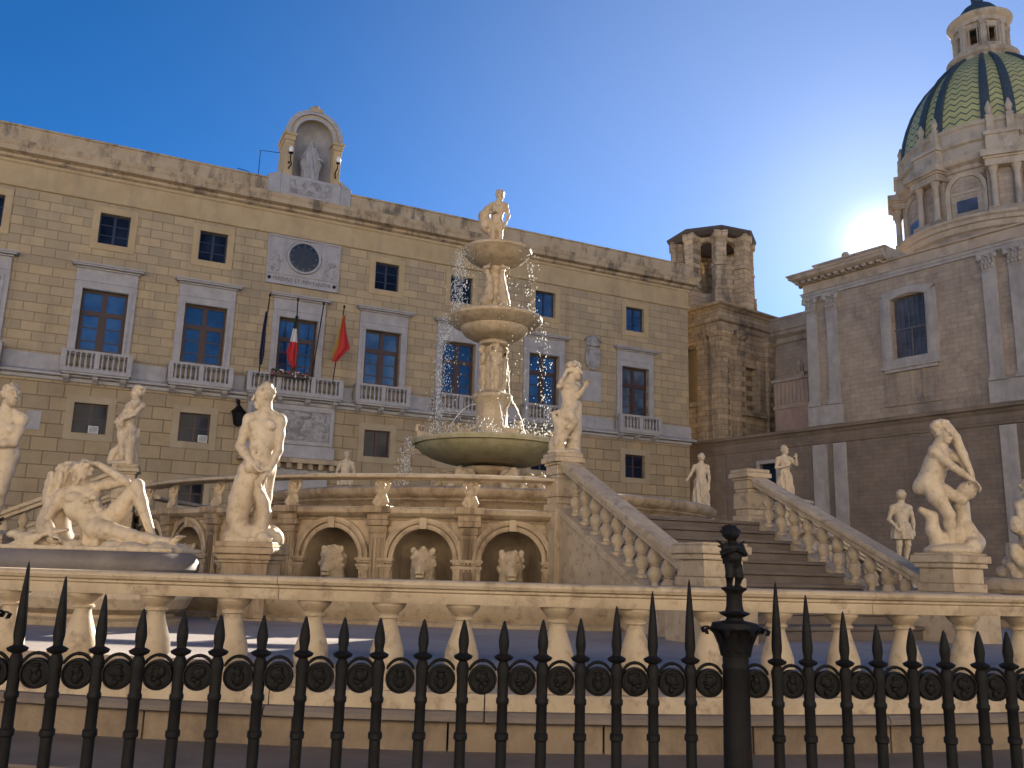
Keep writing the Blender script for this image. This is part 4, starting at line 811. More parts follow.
def medal(kind):
    m = MB(); xf = lambda a, b, c: (a, -c, 1.358+b)
    m.lathe([(.0, -.008), (.036, -.008), (.0365, .004), (.0, .004)], 28, xf=xf, caps=False)
    for i in range(28):
        a0, a1 = 2*PI*i/28, 2*PI*(i+1)/28
        pr = [(.0365, -.011), (.044, -.011), (.045, .0), (.043, .011), (.039, .012), (.0365, .008)]
        m.rows([[xf(r*cos(a), r*sin(a), c) for r, c in pr] for a in (a0, a1)], True)
    # profile head in relief: skull, nose, chin, neck, hair
    d = 1 if kind % 2 else -1
    if kind < 2: parts = [((0, .006), (.017, .02)), ((.014*d, .0), (.009, .006)), ((.008*d, -.012), (.011, .008)), ((-.004*d, -.022), (.010, .012)), ((-.012*d, .010), (.012, .018)), ((.002*d, .022), (.014, .008))]
    else: parts = [((0, .010), (.012, .015)), ((0, -.012), (.014, .018)), ((-.013, -.004), (.006, .016)), ((.013, -.004), (.006, .016)), ((0, .024), (.016, .006))]
    for (x, z), (a, b) in parts: m.ball((x, -.004, 1.358+z), (a, .010, b), 10, 6)
    return m
meds = [medal(k).build('medallion', 'iron', FE, 50) for k in range(3)]; used_m = [0, 0, 0]
def crest_over():
    m = MB(); pts = [(.046*cos(a), 0, 1.358+.054*sin(a)+.004) for a in [R(25+130*i/12) for i in range(13)]]
    m.tube(pts, [.003]+[.0055]*11+[.003], 6); m.ball((0, 0, 1.4155), (.007, .006, .006), 8, 6); return m
co0 = crest_over().build('arched_crest', 'iron', FE, 50); uc = 0
gaps = [(a+b)/2 for a, b in zip(bars, bars[1:])]+[(a+b)/2 for a, b in zip(barsR, barsR[1:])]+[(a+b)/2 for a, b in zip(barsL, barsL[1:])]
gaps += [bars[-1]+.062, barsR[0]-.062, bars[0]-.062, barsL[0]+.062]
for i, x in enumerate(sorted(gaps)):
    k = (i*2+i//3) % 3
    if not used_m[k]: o = meds[k]; used_m[k] = 1
    else: o = meds[k].copy(); C.objects.link(o); o.parent = FE
    o.location = (x, 0, 0)
    if not uc: o = co0; uc = 1
    else: o = co0.copy(); C.objects.link(o); o.parent = FE
    o.location = (x, 0, 0)
m = MB()
for za in (.18,): m.box(-.75, 3.7, -.006, .006, za-.012, za+.012)
m.build('cross_bar', 'iron', FE)
def post(x):
    m = MB(); m.lathe([(.09, 0), (.09, .2), (.06, .23), (.052, .3), (.047, .9), (.0435, 1.2), (.0415, 1.40), (.044, 1.405), (.044, 1.413), (.041, 1.418), (.042, 1.45), (.052, 1.46), (.046, 1.467), (.05, 1.49), (.062, 1.515), (.078, 1.528), (.072, 1.545), (.03, 1.553), (.026, 1.562), (.046, 1.572), (.05, 1.577), (.03, 1.583), (.026, 1.6), (.025, 1.635), (.03, 1.643), (.04, 1.65), (.042, 1.656), (.02, 1.66)], 20)
    for k in range(8): a = k*PI/4; m.box(-.006, .006, -.05, -.04, .3, 1.38, xf=lambda X, Y, Z, a=a: (X*cos(a)-Y*sin(a)*(.94), X*sin(a)+Y*cos(a)*.94, Z)) if False else None
    p = m.build('post', 'iron', FE, 40); p.location = (x, 0, 0)
    for k in range(8):                                      # curling leaves of the capital
        a = k*PI/4+.2; l = MB(); rows = []
        for t_, rr, zz, wd in ((0, .042, 1.44, .016), (.3, .050, 1.475, .02), (.6, .066, 1.51, .02), (.85, .095, 1.532, .018), (1, .108, 1.524, .010), (1.1, .102, 1.510, .006)):
            rows.append([(cos(a)*(rr+dr)-sin(a)*w_, sin(a)*(rr+dr)+cos(a)*w_, zz) for w_, dr in ((-wd, -.004), (0, .006), (wd, -.004), (0, -.007))])
        l.rows(rows, True); l.build('capital_leaf', 'iron', p, 60)
    return p
posts_ = [post(POST), post(POST2)]
# ------------------------------------------------------------------ carved figures: one continuous surface from blended volumes
def V(*a): return np.array(a, dtype=np.float64)
def nrm(v): return v/max(1e-9, np.linalg.norm(v))
class Sculpt:
    def __init__(s, lo, hi, vox):
        s.lo = V(*lo); s.vox = vox; n = [int(math.ceil((h-l)/vox))+2 for l, h in zip(lo, hi)]
        s.ax = [l+vox*np.arange(k) for l, k in zip(lo, n)]; s.D = np.full(n, 1.0, np.float32)
    def _sub(s, lo, hi):
        ix = []
        for a in range(3):
            i0 = max(0, int((lo[a]-s.lo[a])/s.vox)); i1 = min(len(s.ax[a]), int((hi[a]-s.lo[a])/s.vox)+2)
            if i1 <= i0: return None
            ix.append(slice(i0, i1))
        return tuple(ix), s.ax[0][ix[0]][:, None, None], s.ax[1][ix[1]][None, :, None], s.ax[2][ix[2]][None, None, :]
    def _mix(s, ix, d, k, sub=False):
        D = s.D[ix]
        if sub: d = -d; h = np.clip(.5-.5*(d-D)/k, 0, 1); s.D[ix] = d*(1-0)*h*0+ (D*(1-h)+d*h)+k*h*(1-h) if False else np.maximum(D, d)
        else: h = np.clip(.5+.5*(d-D)/k, 0, 1); s.D[ix] = d*(1-h)+D*h-k*h*(1-h)
    def cap(s, a, b, ra, rb, k=.025, sub=False):
        a, b = V(*a), V(*b); m = max(ra, rb)+.1; q = s._sub(np.minimum(a, b)-m, np.maximum(a, b)+m)
        if not q: return
        ix, x, y, z = q; ab = b-a; l2 = max(1e-9, ab@ab)
        t = np.clip(((x-a[0])*ab[0]+(y-a[1])*ab[1]+(z-a[2])*ab[2])/l2, 0, 1)
        d = np.sqrt((x-a[0]-t*ab[0])**2+(y-a[1]-t*ab[1])**2+(z-a[2]-t*ab[2])**2)-(ra+(rb-ra)*t)
        s._mix(ix, d, k, sub)
    def ell(s, c, r, M=None, k=.025, sub=False):
        c = V(*c); r = V(*r) if hasattr(r, '__len__') else V(r, r, r); m = r.max()+.1; q = s._sub(c-m, c+m)
        if not q: return
        ix, x, y, z = q; M = np.eye(3) if M is None else M
        p = [(M[i][0]*(x-c[0])+M[i][1]*(y-c[1])+M[i][2]*(z-c[2]))/r[i] for i in range(3)]
        k0 = np.sqrt(p[0]**2+p[1]**2+p[2]**2); k1 = np.sqrt((p[0]/r[0])**2+(p[1]/r[1])**2+(p[2]/r[2])**2)+1e-6
        s._mix(ix, np.minimum(k0*(k0-1)/k1, 1), k, sub)
    def chain(s, pts, rs, k=.03):
        for i in range(len(pts)-1): s.cap(pts[i], pts[i+1], rs[i], rs[i+1], k)
    def box(s, lo, hi, r=.01, k=.01):
        lo, hi = V(*lo), V(*hi); q = s._sub(lo-.1, hi+.1)
        if not q: return
        ix, x, y, z = q; c = (lo+hi)/2; h = (hi-lo)/2-r
        qx, qy, qz = np.abs(x-c[0])-h[0], np.abs(y-c[1])-h[1], np.abs(z-c[2])-h[2]
        d = np.sqrt(np.maximum(qx, 0)**2+np.maximum(qy, 0)**2+np.maximum(qz, 0)**2)+np.minimum(np.maximum(qx, np.maximum(qy, qz)), 0)-r
        s._mix(ix, d, k)
    def drape(s, pts, rs, folds=9, amp=.018, k=.03, tw=2.0, sq=(1, 1)):  # vertical cloth: chain of round sections with folds round the axis
        P = [V(*p) for p in pts]; lo = np.min(P, 0)-max(rs)-.12; hi = np.max(P, 0)+max(rs)+.12; q = s._sub(lo, hi)
        if not q: return
        ix, x, y, z = q; zs = [p[2] for p in P]; o = np.argsort(zs); zz = np.array(zs)[o]
        cx = np.interp(z, zz, np.array([p[0] for p in P])[o]); cy = np.interp(z, zz, np.array([p[1] for p in P])[o]); rr = np.interp(z, zz, np.array(rs)[o])
        dx, dy = (x-cx)/sq[0], (y-cy)/sq[1]; a = np.arctan2(dy, dx)
        f = amp*(np.sin(folds*a+tw*z*3)+.5*np.sin((folds*1.7)*a-tw*z*4+1))
        d = np.maximum(np.sqrt(dx*dx+dy*dy)-rr-f, np.maximum(zz[0]-z, z-zz[-1]))*.8
        s._mix(ix, d.astype(np.float32), k)
    def mesh(s):
        D = s.D; n = np.array(D.shape)-1; S = D < 0
        pos = np.zeros((*n, 3), np.float32); cnt = np.zeros(n, np.float32)
        cor = [(0, 0, 0), (1, 0, 0), (0, 1, 0), (1, 1, 0), (0, 0, 1), (1, 0, 1), (0, 1, 1), (1, 1, 1)]
        sl = lambda A, c: A[c[0]:c[0]+n[0], c[1]:c[1]+n[1], c[2]:c[2]+n[2]]
        for i, a in enumerate(cor):
            for b in cor[i+1:]:
                if sum(abs(u-v) for u, v in zip(a, b)) != 1: continue
                cr = sl(S, a) != sl(S, b); da = sl(D, a)[cr]; db = sl(D, b)[cr]; t = da/(da-db)
                pos[cr] += np.array(a, np.float32)+t[:, None]*(np.array(b, np.float32)-np.array(a, np.float32)); cnt[cr] += 1
        act = cnt > 0; idx = -np.ones(n, np.int64); idx[act] = np.arange(act.sum())
        base = np.argwhere(act); vs = (base+pos[act]/cnt[act][:, None])*s.vox+s.lo
        F = []
        for ax in range(3):
            u, w_ = (ax+1) % 3, (ax+2) % 3
            A = S; B = np.roll(S, -1, ax); cr = A != B
            c = np.argwhere(cr); c = c[(c[:, ax] < n[ax]) & (c[:, u] > 0) & (c[:, u] < n[u]) & (c[:, w_] > 0) & (c[:, w_] < n[w_])]
            if not len(c): continue
            ins = S[c[:, 0], c[:, 1], c[:, 2]]; q = []
            for du, dw in ((1, 1), (0, 1), (0, 0), (1, 0)):
                e = c.copy(); e[:, u] -= du; e[:, w_] -= dw; q.append(idx[e[:, 0], e[:, 1], e[:, 2]])
            q = np.stack(q, 1); q[~ins] = q[~ins][:, ::-1]; F.append(q)
        return vs, np.concatenate(F)
    def build(s, name, mat, parent=None):
        vs, F = s.mesh(); me = bpy.data.meshes.new(name); me.vertices.add(len(vs)); me.vertices.foreach_set('co', vs.astype(np.float32).ravel())
        me.loops.add(len(F)*4); me.loops.foreach_set('vertex_index', F.astype(np.int32).ravel()); me.polygons.add(len(F)); me.polygons.foreach_set('loop_start', np.arange(0, len(F)*4, 4, dtype=np.int32))
        me.update(calc_edges=True); me.validate(); me.polygons.foreach_set('use_smooth', np.ones(len(me.polygons), dtype=bool))
        me.materials.append(MT[mat] if isinstance(mat, str) else mat); o = bpy.data.objects.new(name, me); C.objects.link(o)
        if parent: o.parent = parent
        return o
def frame(f, up):
    f = nrm(V(*f)); up = V(*up); up = nrm(up-f*(up@f)); r = np.cross(f, up); return r, f, up     # right, front, up
def head(S, H, look, up=(0, 0, 1), k=1, hair='curls', beard=False, seed=1):
    H = V(*H)-nrm(V(*up))*.035*k; k = k*1.09
    r, f, u = frame(look, up); H = V(*H); M = np.array([r, f, u]); P = lambda a, b, c: H+(r*a+f*b+u*c)*k
    S.ell(P(0, -.012, .02), V(.074, .095, .095)*k, M, .02); S.ell(P(0, .03, -.05), V(.056, .06, .066)*k, M, .03); S.ell(P(0, .066, -.092), V(.026, .022, .02)*k, M, .02)
    S.cap(P(0, .085, .03), P(0, .112, -.022), .011*k, .017*k, .012); S.cap(P(-.045, .075, .034), P(.045, .075, .034), .013*k, .013*k, .015)
    for e in (-1, 1):
        S.ell(P(e*.032, .098, .012), V(.020, .014, .012)*k, M, .01, sub=True); S.ell(P(e*.031, .08, .012), V(.016, .012, .009)*k, M, .006)
        S.ell(P(e*.04, .062, -.03), V(.022, .022, .025)*k, M, .02); S.ell(P(e*.076, -.012, -.005), V(.012, .022, .034)*k, M, .008)
    S.cap(P(-.02, .09, -.055), P(.02, .09, -.055), .008*k, .008*k, .008); S.cap(P(-.016, .088, -.068), P(.016, .088, -.068), .009*k, .009*k, .008)
    g = np.random.default_rng(seed)
    if hair:
        S.ell(P(0, -.03, .035), V(.084, .088, .088)*k, M, .02)
        for i in range(70):
            v = nrm(g.normal(size=3)); 
            if v[1] > .5 or v[2] < -.45 or (v[1] > .1 and v[2] < .25): continue
            S.ell(P(v[0]*.083, -.02+v[1]*.098, .03+v[2]*.095), .021*k*g.uniform(.7, 1.25), None, .008)
        if hair == 'bun':
            for a, b in ((0, .05), (.04, .045), (-.04, .045)): S.ell(P(a, -.12, .03), b*k, None, .02)
        if hair == 'big':
            for i in range(26):
                v = nrm(g.normal(size=3)); S.ell(P(v[0]*.10, -.02+v[1]*.08, .055+abs(v[2])*.07), .035*k, None, .015) if v[1] < .6 else None
    if beard:
        for i in range(26): S.ell(P(g.uniform(-.05, .05), g.uniform(.03, .09), g.uniform(-.19, -.07)), .024*k, None, .01)
def hand(S, w_, d, k=1, curl=.5, side=(1, 0, 0), fr=.0105):
    d = nrm(V(*d)); s_ = V(*side); s_ = nrm(s_-d*(s_@d)); nn = np.cross(s_, d); M = np.array([s_, d, nn])
    S.ell(w_+d*.05*k, V(.042, .055, .020)*k, M, .015)
    for i, (o, L_) in enumerate(((-.03, .062), (-.010, .075), (.010, .072), (.03, .056))):
        a = w_+d*.09*k+s_*o*k; b = a+(d*cos(curl*.6)+nn*sin(curl*.6))*L_*.55*k; c = b+(d*cos(curl*1.7)+nn*sin(curl*1.7))*L_*.5*k
        S.cap(a, b, fr*k, fr*.95*k, .006); S.cap(b, c, fr*.95*k, fr*.8*k, .006)
    a = w_+d*.03*k-s_*.035*k; b = a+(d*.6-s_*.75+nn*.3)*.045*k; c = b+(d*.9-s_*.15+nn*.4)*.035*k
    S.cap(a, b, fr*1.2*k, fr*k, .008); S.cap(b, c, fr*k, fr*.85*k, .006)
def arm(S, s_, e, w_, k=1, hd=None, hk=True, curl=.6, side=(1, 0, 0)):
    k = k*1.1
    s_, e, w_ = V(*s_), V(*e), V(*w_); S.ell(s_, .062*k, None, .04); S.cap(s_, e, .054*k, .041*k, .03); m = s_+(e-s_)*.45; S.ell(m, .053*k, None, .03)
    S.cap(e, e+(w_-e)*.35, .042*k, .043*k, .02); S.cap(e+(w_-e)*.35, w_, .043*k, .027*k, .02)
    if hk: hand(S, w_, hd if hd is not None else w_-e, k, curl, side)
def leg(S, h, kn, a, k=1, toe=None, back=(0, 1, 0), fem=1.0):
    k = k*1.08
    h, kn, a = V(*h), V(*kn), V(*a); S.cap(h, kn, .094*k*fem, .060*k, .035); S.ell(h+(kn-h)*.35, .088*k*fem, None, .04); S.ell(kn, .058*k, None, .02)
    b = nrm(V(*back)); m = kn+(a-kn)*.3; S.cap(kn, m+b*.012*k, .054*k, .058*k, .025); S.cap(m+b*.012*k, a, .056*k, .034*k, .03)
    if toe is not None:
        t = V(*toe); d = nrm(t-a); S.cap(a, a-V(0, 0, .03)*k, .036*k, .036*k, .02); S.ell(a-d*.03*k-V(0, 0, .035)*k, .034*k, None, .02); S.cap(a+d*.02*k-V(0, 0, .03)*k, t, .036*k, .024*k, .02)
        sd = nrm(np.cross(d, V(0, 0, 1)))
        for i in range(5): S.cap(t+sd*(i-2)*.017*k-d*.01, t+sd*(i-2)*.018*k+d*.03*k, .013*k, .009*k, .006)
def torso(S, pel, ch, nk, front, sL, sR, k=1, fem=False, hips=None):
    k = k*1.07
    pel, ch, nk, sL, sR = [V(*q) for q in (pel, ch, nk, sL, sR)]; up = nrm(nk-pel); r, f, u = frame(V(*front)-up*(V(*front)@up), up)
    M = np.array([r, f, u]); uc = nrm(nk-ch); rc, fc, uc = frame(f, uc); Mc = np.array([rc, fc, uc])
    S.ell(ch, V(.150 if fem else .172, .112, .19)*k, Mc, .035); S.cap(ch-uc*.06*k, pel+u*.06*k, .118*k, .125*k, .06); S.ell(pel+(ch-pel)*.45+f*.02*k, V(.125, .098, .14)*k, M, .05)
    S.ell(pel, V(.178 if fem else .16, .122, .13)*k, M, .05)
    for e in (-1, 1):
        S.ell(pel-f*.055*k+r*e*.07*k-u*.05*k, V(.088, .078, .098)*k, M, .035)
        if fem: S.ell(ch+fc*.092*k+rc*e*.072*k+uc*.0*k, V(.06, .056, .06)*k, Mc, .015)
        else: S.ell(ch+fc*.075*k+rc*e*.078*k+uc*.055*k, V(.082, .048, .062)*k, Mc, .013); S.ell(ch-fc*.06*k+rc*e*.09*k+uc*.04*k, V(.08, .06, .1)*k, Mc, .03)
        for q in range(3):
            if not fem: S.ell(pel+u*(.09+.075*q)*k+f*(.108)*k+r*e*.036*k, V(.036, .026, .034)*k, M, .009)
    for s_ in (sL, sR): S.cap(nk, s_, .05*k, .056*k, .05)
    S.cap(nk-uc*.04*k, nk+uc*.09*k, .070*k, .060*k, .04)
    S.ell(pel+u*.095*k+f*.122*k, .013*k, None, .01, sub=True)
def statue(name, label, S, loc, rz=0, mat='marble', group=None, sc_=1):
    o = S.build(name, mat); o.location = loc; o.rotation_euler.z = rz; o.scale = (sc_,)*3
    return tag(o, label, 'statue', group or 'marble statues of the fountain')
VX = .011
def rel(x, y, z): return (x, y, z)
# ---- 1. man with coiled sea-serpent legs (local: x right, y away, z up)
S = Sculpt((-.5, -.55, -.02), (.55, .5, 2.05), VX); k = 1.12
torso(S, (0, 0, .93), (.03, -.01, 1.32), (.035, .0, 1.57), (-.05, -1, 0), (-.185, .0, 1.48), (.25, .03, 1.48), k*1.06)
head(S, (-.01, -.03, 1.80), (-.95, -.45, -.12), k=1.26, hair='curls', seed=4)
arm(S, (-.195, -.02, 1.46), (-.27, -.10, 1.13), (-.02, -.22, .90), k*1.18, hd=(.5, -.05, -.35), side=(0, -1, 0))
arm(S, (.25, .02, 1.46), (.27, -.02, 1.10), (.18, -.18, .80), k*1.18, hd=(-.3, -.2, -.6), side=(0, -1, 0))
S.chain([(-.05, 0, .88), (-.14, -.02, .68), (-.21, -.03, .48), (-.24, -.02, .30), (-.20, -.02, .15), (-.08, -.06, .08), (.06, -.10, .09), (.15, -.12, .18), (.18, -.13, .31), (.15, -.15, .45), (.09, -.17, .57), (.08, -.18, .68), (.14, -.18, .77)], [.19, .185, .17, .15, .13, .12, .11, .10, .095, .09, .08, .066, .05], .02)
S.chain([(.08, .08, .9), (.05, .16, .55), (.02, .2, .2), (.1, .16, .05)], [.15, .12, .12, .13], .05); S.chain([(.2, .02, .0), (.34, -.02, .06), (.3, -.1, .12)], [.1, .08, .05], .03)
for i in range(12): a = i*.55; S.ell((-.02+.19*cos(a), -.05+.15*sin(a), .86+.03*sin(3*a)), (.07, .06, .08), None, .02)
S.cap((-.3, 0, .03), (.3, .05, .03), .13, .13, .05); S.box((-.32, -.24, -.01), (.34, .28, .05))
for q in ((.22, -.12, .08), (.27, 0, .12), (.2, -.2, .04)): S.ell(q, (.1, .09, .08), None, .03)
statue('statue', 'marble man with coiled serpent tail legs and head turned left', S, (-3.22, 11.3, 1.93), R(0)).scale = (.89, .95, 1.06)
def pedestal(label, x, y, z0, z1, hw, rz=0, mat='fount'):
    m = MB(); h = z1-z0
    for w_, a, b in ((1.2, 0, .1), (1.1, .1, .16), (.93, .16, h-.26), (1.0, h-.26, h-.22), (1.08, h-.22, h-.15), (1.22, h-.15, h-.07), (1.15, h-.07, h)): m.box(-hw*w_, hw*w_, -hw*w_, hw*w_, a, b)
    o = m.build('pedestal', mat, None, bev=.012); o.location = (x, y, z0); o.rotation_euler.z = rz; return tag(o, label, 'pedestal', 'pedestals at the niche pool')
pedestal('square moulded pedestal with rusty stains under the serpent legged man', -3.22, 11.35, .85, 1.93, .31, R(-3))
# ---- 2. standing woman at the left frame edge
S = Sculpt((-.5, -.5, -.02), (.5, .45, 1.95), VX); k = 1.02
torso(S, (.07, 0, .95), (.06, 0, 1.24), (.045, 0, 1.50), (.25, -1, 0), (-.16, 0, 1.40), (.235, .02, 1.40), k, True)
head(S, (.085, -.02, 1.70), (.75, -.65, .05), k=1.12, hair='bun', seed=7)
arm(S, (.235, .02, 1.38), (.23, -.08, 1.08), (-.02, -.24, 1.03), k, hd=(-1, -.1, .1), side=(0, 0, 1))
arm(S, (-.16, 0, 1.38), (-.27, .02, 1.12), (-.24, -.2, .98), k, hd=(.4, -.6, -.3), side=(0, 0, 1))
leg(S, (.13, 0, .9), (.13, -.04, .5), (.04, .03, .09), k, (.06, -.16, .03), fem=1.08); leg(S, (-.05, 0, .9), (-.03, .0, .5), (-.08, .06, .09), k, (-.14, -.1, .03), fem=1.08)
S.drape([(-.2, .1, .02), (-.2, .08, .5), (-.2, .05, .95)], [.14, .12, .09], 7, .015); S.box((-.34, -.26, -.01), (.3, .28, .05))
statue('statue', 'nude marble woman at the left frame edge with one arm across her belly', S, (-6.53, 11.2, 1.93)).scale = (1.03, 1.03, 1.06)
pedestal('dark topped pedestal under the nude woman at the left edge', -6.53, 11.25, .85, 1.93, .36, R(0))
# ---- 3. reclining pair on the oval basin
S = Sculpt((-.35, -.5, -.02), (2.05, .55, 1.12), .013); k = 1.12
torso(S, (.72, 0, .30), (.50, -.02, .52), (.44, -.02, .74), (.55, -.75, .45), (.30, -.1, .64), (.56, .1, .72), k)
head(S, (.46, -.04, .90), (.35, -.75, -.55), up=(.1, .3, 1), k=1.15, hair='curls', seed=9)
arm(S, (.57, .08, .74), (1.00, .02, .80), (.66, -.06, 1.0), k, hd=(-.9, -.1, 0), side=(0, 1, 0))
arm(S, (.30, -.12, .62), (.20, -.2, .32), (.38, -.3, .14), k, hd=(1, -.2, -.1), side=(0, 1, 0))
leg(S, (.80, .06, .30), (1.15, .02, .76), (1.42, .02, .16), k*1.04, (1.58, -.03, .07), back=(-1, 0, -.4)); leg(S, (.76, -.1, .25), (1.28, -.16, .17), (1.70, -.12, .12), k*1.04, (1.86, -.16, .17), back=(0, .3, -1))
# companion: back of a curly head with long locks
head(S, (.19, .08, .92), (-.2, .9, .1), k=1.15, hair='curls', seed=12); S.chain([(.19, .06, .8), (.15, .04, .6), (.14, 0, .3), (.2, 0, .1)], [.1, .15, .17, .2], .06)
g = np.random.default_rng(3)
for i in range(16):                                             # long wavy locks and a fall of drapery beside the rocks
    x0_, y0_ = .02+.015*i, -.02-.012*(i % 7); S.chain([(x0_+.02*sin(i+q*1.7), y0_-.02*sin(q), .88-.11*q) for q in range(6)], [.026, .03, .03, .028, .024, .016], .008)
for i in range(30): S.ell((g.uniform(-.28, .36), g.uniform(-.3, .25), g.uniform(.0, .2)), (g.uniform(.05, .12), g.uniform(.05, .1), g.uniform(.03, .07)), None, .02)
for i in range(9): S.chain([(.3+.03*i, -.2-.01*i, .22), (.2-.02*i, -.3, .12), (.05-.03*i, -.28, .02)], [.02, .026, .03], .01)
for i in range(26): S.ell((g.uniform(.3, 1.8), g.uniform(-.28, .25), .02), (g.uniform(.1, .2), .13, g.uniform(.05, .11)), None, .03)
S.drape([(.75, .06, .0), (.75, .06, .25)], [.2, .22], 9, .02)
S.box((-.3, -.34, -.01), (1.88, .34, .045), .02)
statue('statue', 'reclining marble nude with raised elbow and bent knee beside a second curly head', S, (-5.43, 10.42, 1.765), R(-10), sc_=.99)
# ---- 4. figure on the left staircase pier
def pole_pos(thd, r, lat):
    t = R(thd); return (FC[0]+r*sin(t)+lat*cos(t), FC[1]-r*cos(t)+lat*sin(t))
S = Sculpt((-.5, -.4, -.02), (.5, .4, 1.6), .014); k = .86
torso(S, (-.03, 0, .70), (.06, -.02, .98), (.11, -.02, 1.19), (.35, -1, 0), (-.03, 0, 1.12), (.24, .02, 1.12), k, True)
head(S, (.14, -.03, 1.37), (-.3, -.95, .0), k=1.0, hair='big', seed=3)
arm(S, (.24, .0, 1.1), (.22, -.14, .92), (.0, -.2, .80), k, hd=(-1, 0, -.3), side=(0, 0, 1)); arm(S, (-.03, 0, 1.1), (-.16, .02, .9), (-.02, -.16, .78), k)
S.chain([(-.1, .05, .78), (-.24, .05, .76), (-.26, .05, .86), (-.13, .02, 1.02)], [.05, .045, .04, .02], .02)
leg(S, (.05, 0, .68), (.05, -.05, .36), (.03, .02, .08), k, (.06, -.12, .03), fem=1.1); leg(S, (-.1, 0, .66), (-.08, -.02, .36), (-.05, .02, .08), k, (-.08, -.12, .03), fem=1.1)
S.ell((.15, -.08, .42), (.11, .1, .16), None, .03); head(S, (.15, -.12, .58), (.2, -.9, 0), k=.72, seed=8); S.chain([(.15, -.1, .4), (.19, -.1, .15), (.2, -.1, .02)], [.09, .08, .07]); head(S, (.2, -.12, 1.13), (0, -1, 0), k=.6, seed=5)
S.chain([(-.1, .05, .35), (-.22, 0, .22), (-.26, -.03, .08)], [.09, .085, .07], .04); S.drape([(0, .1, .0), (0, .08, .7)], [.18, .14], 7, .02); S.ell((0, 0, .02), (.3, .22, .07))
x, y = pole_pos(-73, 7.42, 1.7); statue('statue', 'small marble woman holding a child, on the left staircase pier', S, (x-.06, y, 3.36), R(-14))
# ---- 5. figure with a child on the right staircase's left pier
S = Sculpt((-.4, -.4, -.02), (.45, .4, 1.5), .013); k = .80
torso(S, (.09, 0, .70), (.08, -.02, .95), (.09, -.02, 1.14), (.5, -.85, 0), (-.03, -.04, 1.08), (.19, .06, 1.07), k)
head(S, (.15, -.03, 1.28), (.9, -.45, -.1), k=1.0, hair='big', seed=6)
arm(S, (-.03, -.06, 1.06), (-.09, -.18, .98), (.02, -.1, 1.22), k, hd=(.5, .2, .5)); arm(S, (.19, .05, 1.05), (.2, -.06, .86), (.30, -.14, 1.0), k, hd=(.3, -.3, .5))
leg(S, (.04, -.04, .67), (.15, -.16, .46), (.03, -.08, .27), k, (.08, -.18, .22), fem=1.05); leg(S, (.14, .05, .67), (.16, .03, .34), (.14, .06, .06), k, (.2, -.04, .03), fem=1.05)
S.chain([(.19, .08, .75), (.17, .1, .4), (.14, .08, .0)], [.09, .1, .12], .05)
kk = .5; torso(S, (-.06, -.08, .28), (-.05, -.08, .42), (-.03, -.08, .52), (0, -1, 0), (-.12, -.08, .49), (.05, -.08, .49), kk); head(S, (-.02, -.08, .60), (.4, -.8, .3), k=.72, seed=2)
arm(S, (-.12, -.08, .48), (-.17, -.1, .59), (-.05, -.1, .64), kk, hk=False); arm(S, (.05, -.08, .48), (.08, -.12, .4), (.03, -.18, .36), kk, hk=False); leg(S, (-.1, -.08, .26), (-.11, -.16, .15), (-.1, -.08, .03), kk, (-.12, -.16, .02)); leg(S, (-.02, -.08, .26), (-.02, -.12, .12), (-.03, -.06, .02), kk, (-.02, -.14, .02))
S.ell((-.1, 0, .12), (.12, .12, .16), None, .04); S.ell((.02, 0, .02), (.26, .2, .06))
x, y = pole_pos(23.5, 7.0, -1.7); statue('statue', 'marble nude raising one arm, small child at the knee, on the stair pier', S, (x+.0, y, 3.36))
# ---- 6. bending woman wringing her hair, right lower pier
S = Sculpt((-.5, -.5, -.02), (.45, .45, 1.72), VX); k = .97
torso(S, (-.22, .02, .84), (-.13, -.03, 1.12), (-.08, -.06, 1.33), (.75, -.65, -.1), (-.20, -.13, 1.25), (.06, .05, 1.22), k*1.1, True)
head(S, (-.05, -.10, 1.50), (.35, -.9, -.05), up=(.1, 0, 1), k=1.08, hair='big', seed=15)
arm(S, (-.20, -.15, 1.22), (-.04, -.27, 1.02), (.17, -.26, .88), k, hd=(.5, 0, -.5), side=(0, 1, 0)); arm(S, (.06, .04, 1.22), (.17, -.08, 1.12), (.20, -.22, .90), k, hd=(0, -.1, -1))
S.chain([(.03, -.05, 1.55), (.11, -.06, 1.42), (.15, -.14, 1.2), (.19, -.22, .95)], [.06, .06, .05, .035], .02)
leg(S, (-.24, -.06, .80), (-.07, -.12, .47), (-.02, -.06, .10), k*1.08, (.10, -.16, .05), fem=1.12); leg(S, (-.14, .08, .80), (.11, -.10, .66), (.14, .08, .38), k, None, fem=1.12)
S.ell((.17, -.12, .76), (.11, .1, .11), None, .03)
S.chain([(.18, .05, .62), (.16, .08, .3), (.2, .06, .05)], [.09, .13, .16], .05); S.chain([(.05, .05, .2), (-.14, .02, .14), (-.22, 0, .28), (-.23, -.02, .44), (-.36, -.03, .52)], [.14, .11, .085, .07, .04], .03)
S.chain([(.2, 0, .3), (.28, 0, .15), (.2, -.12, .1)], [.1, .11, .1], .04); S.ell((0, 0, .04), (.33, .27, .09), None, .03)
x, y = pole_pos(23.5, 10.72, 1.7); statue('statue', 'bending nude marble woman wringing her long hair over a dolphin, on the right stair pier', S, (x+.02, y, 2.01))
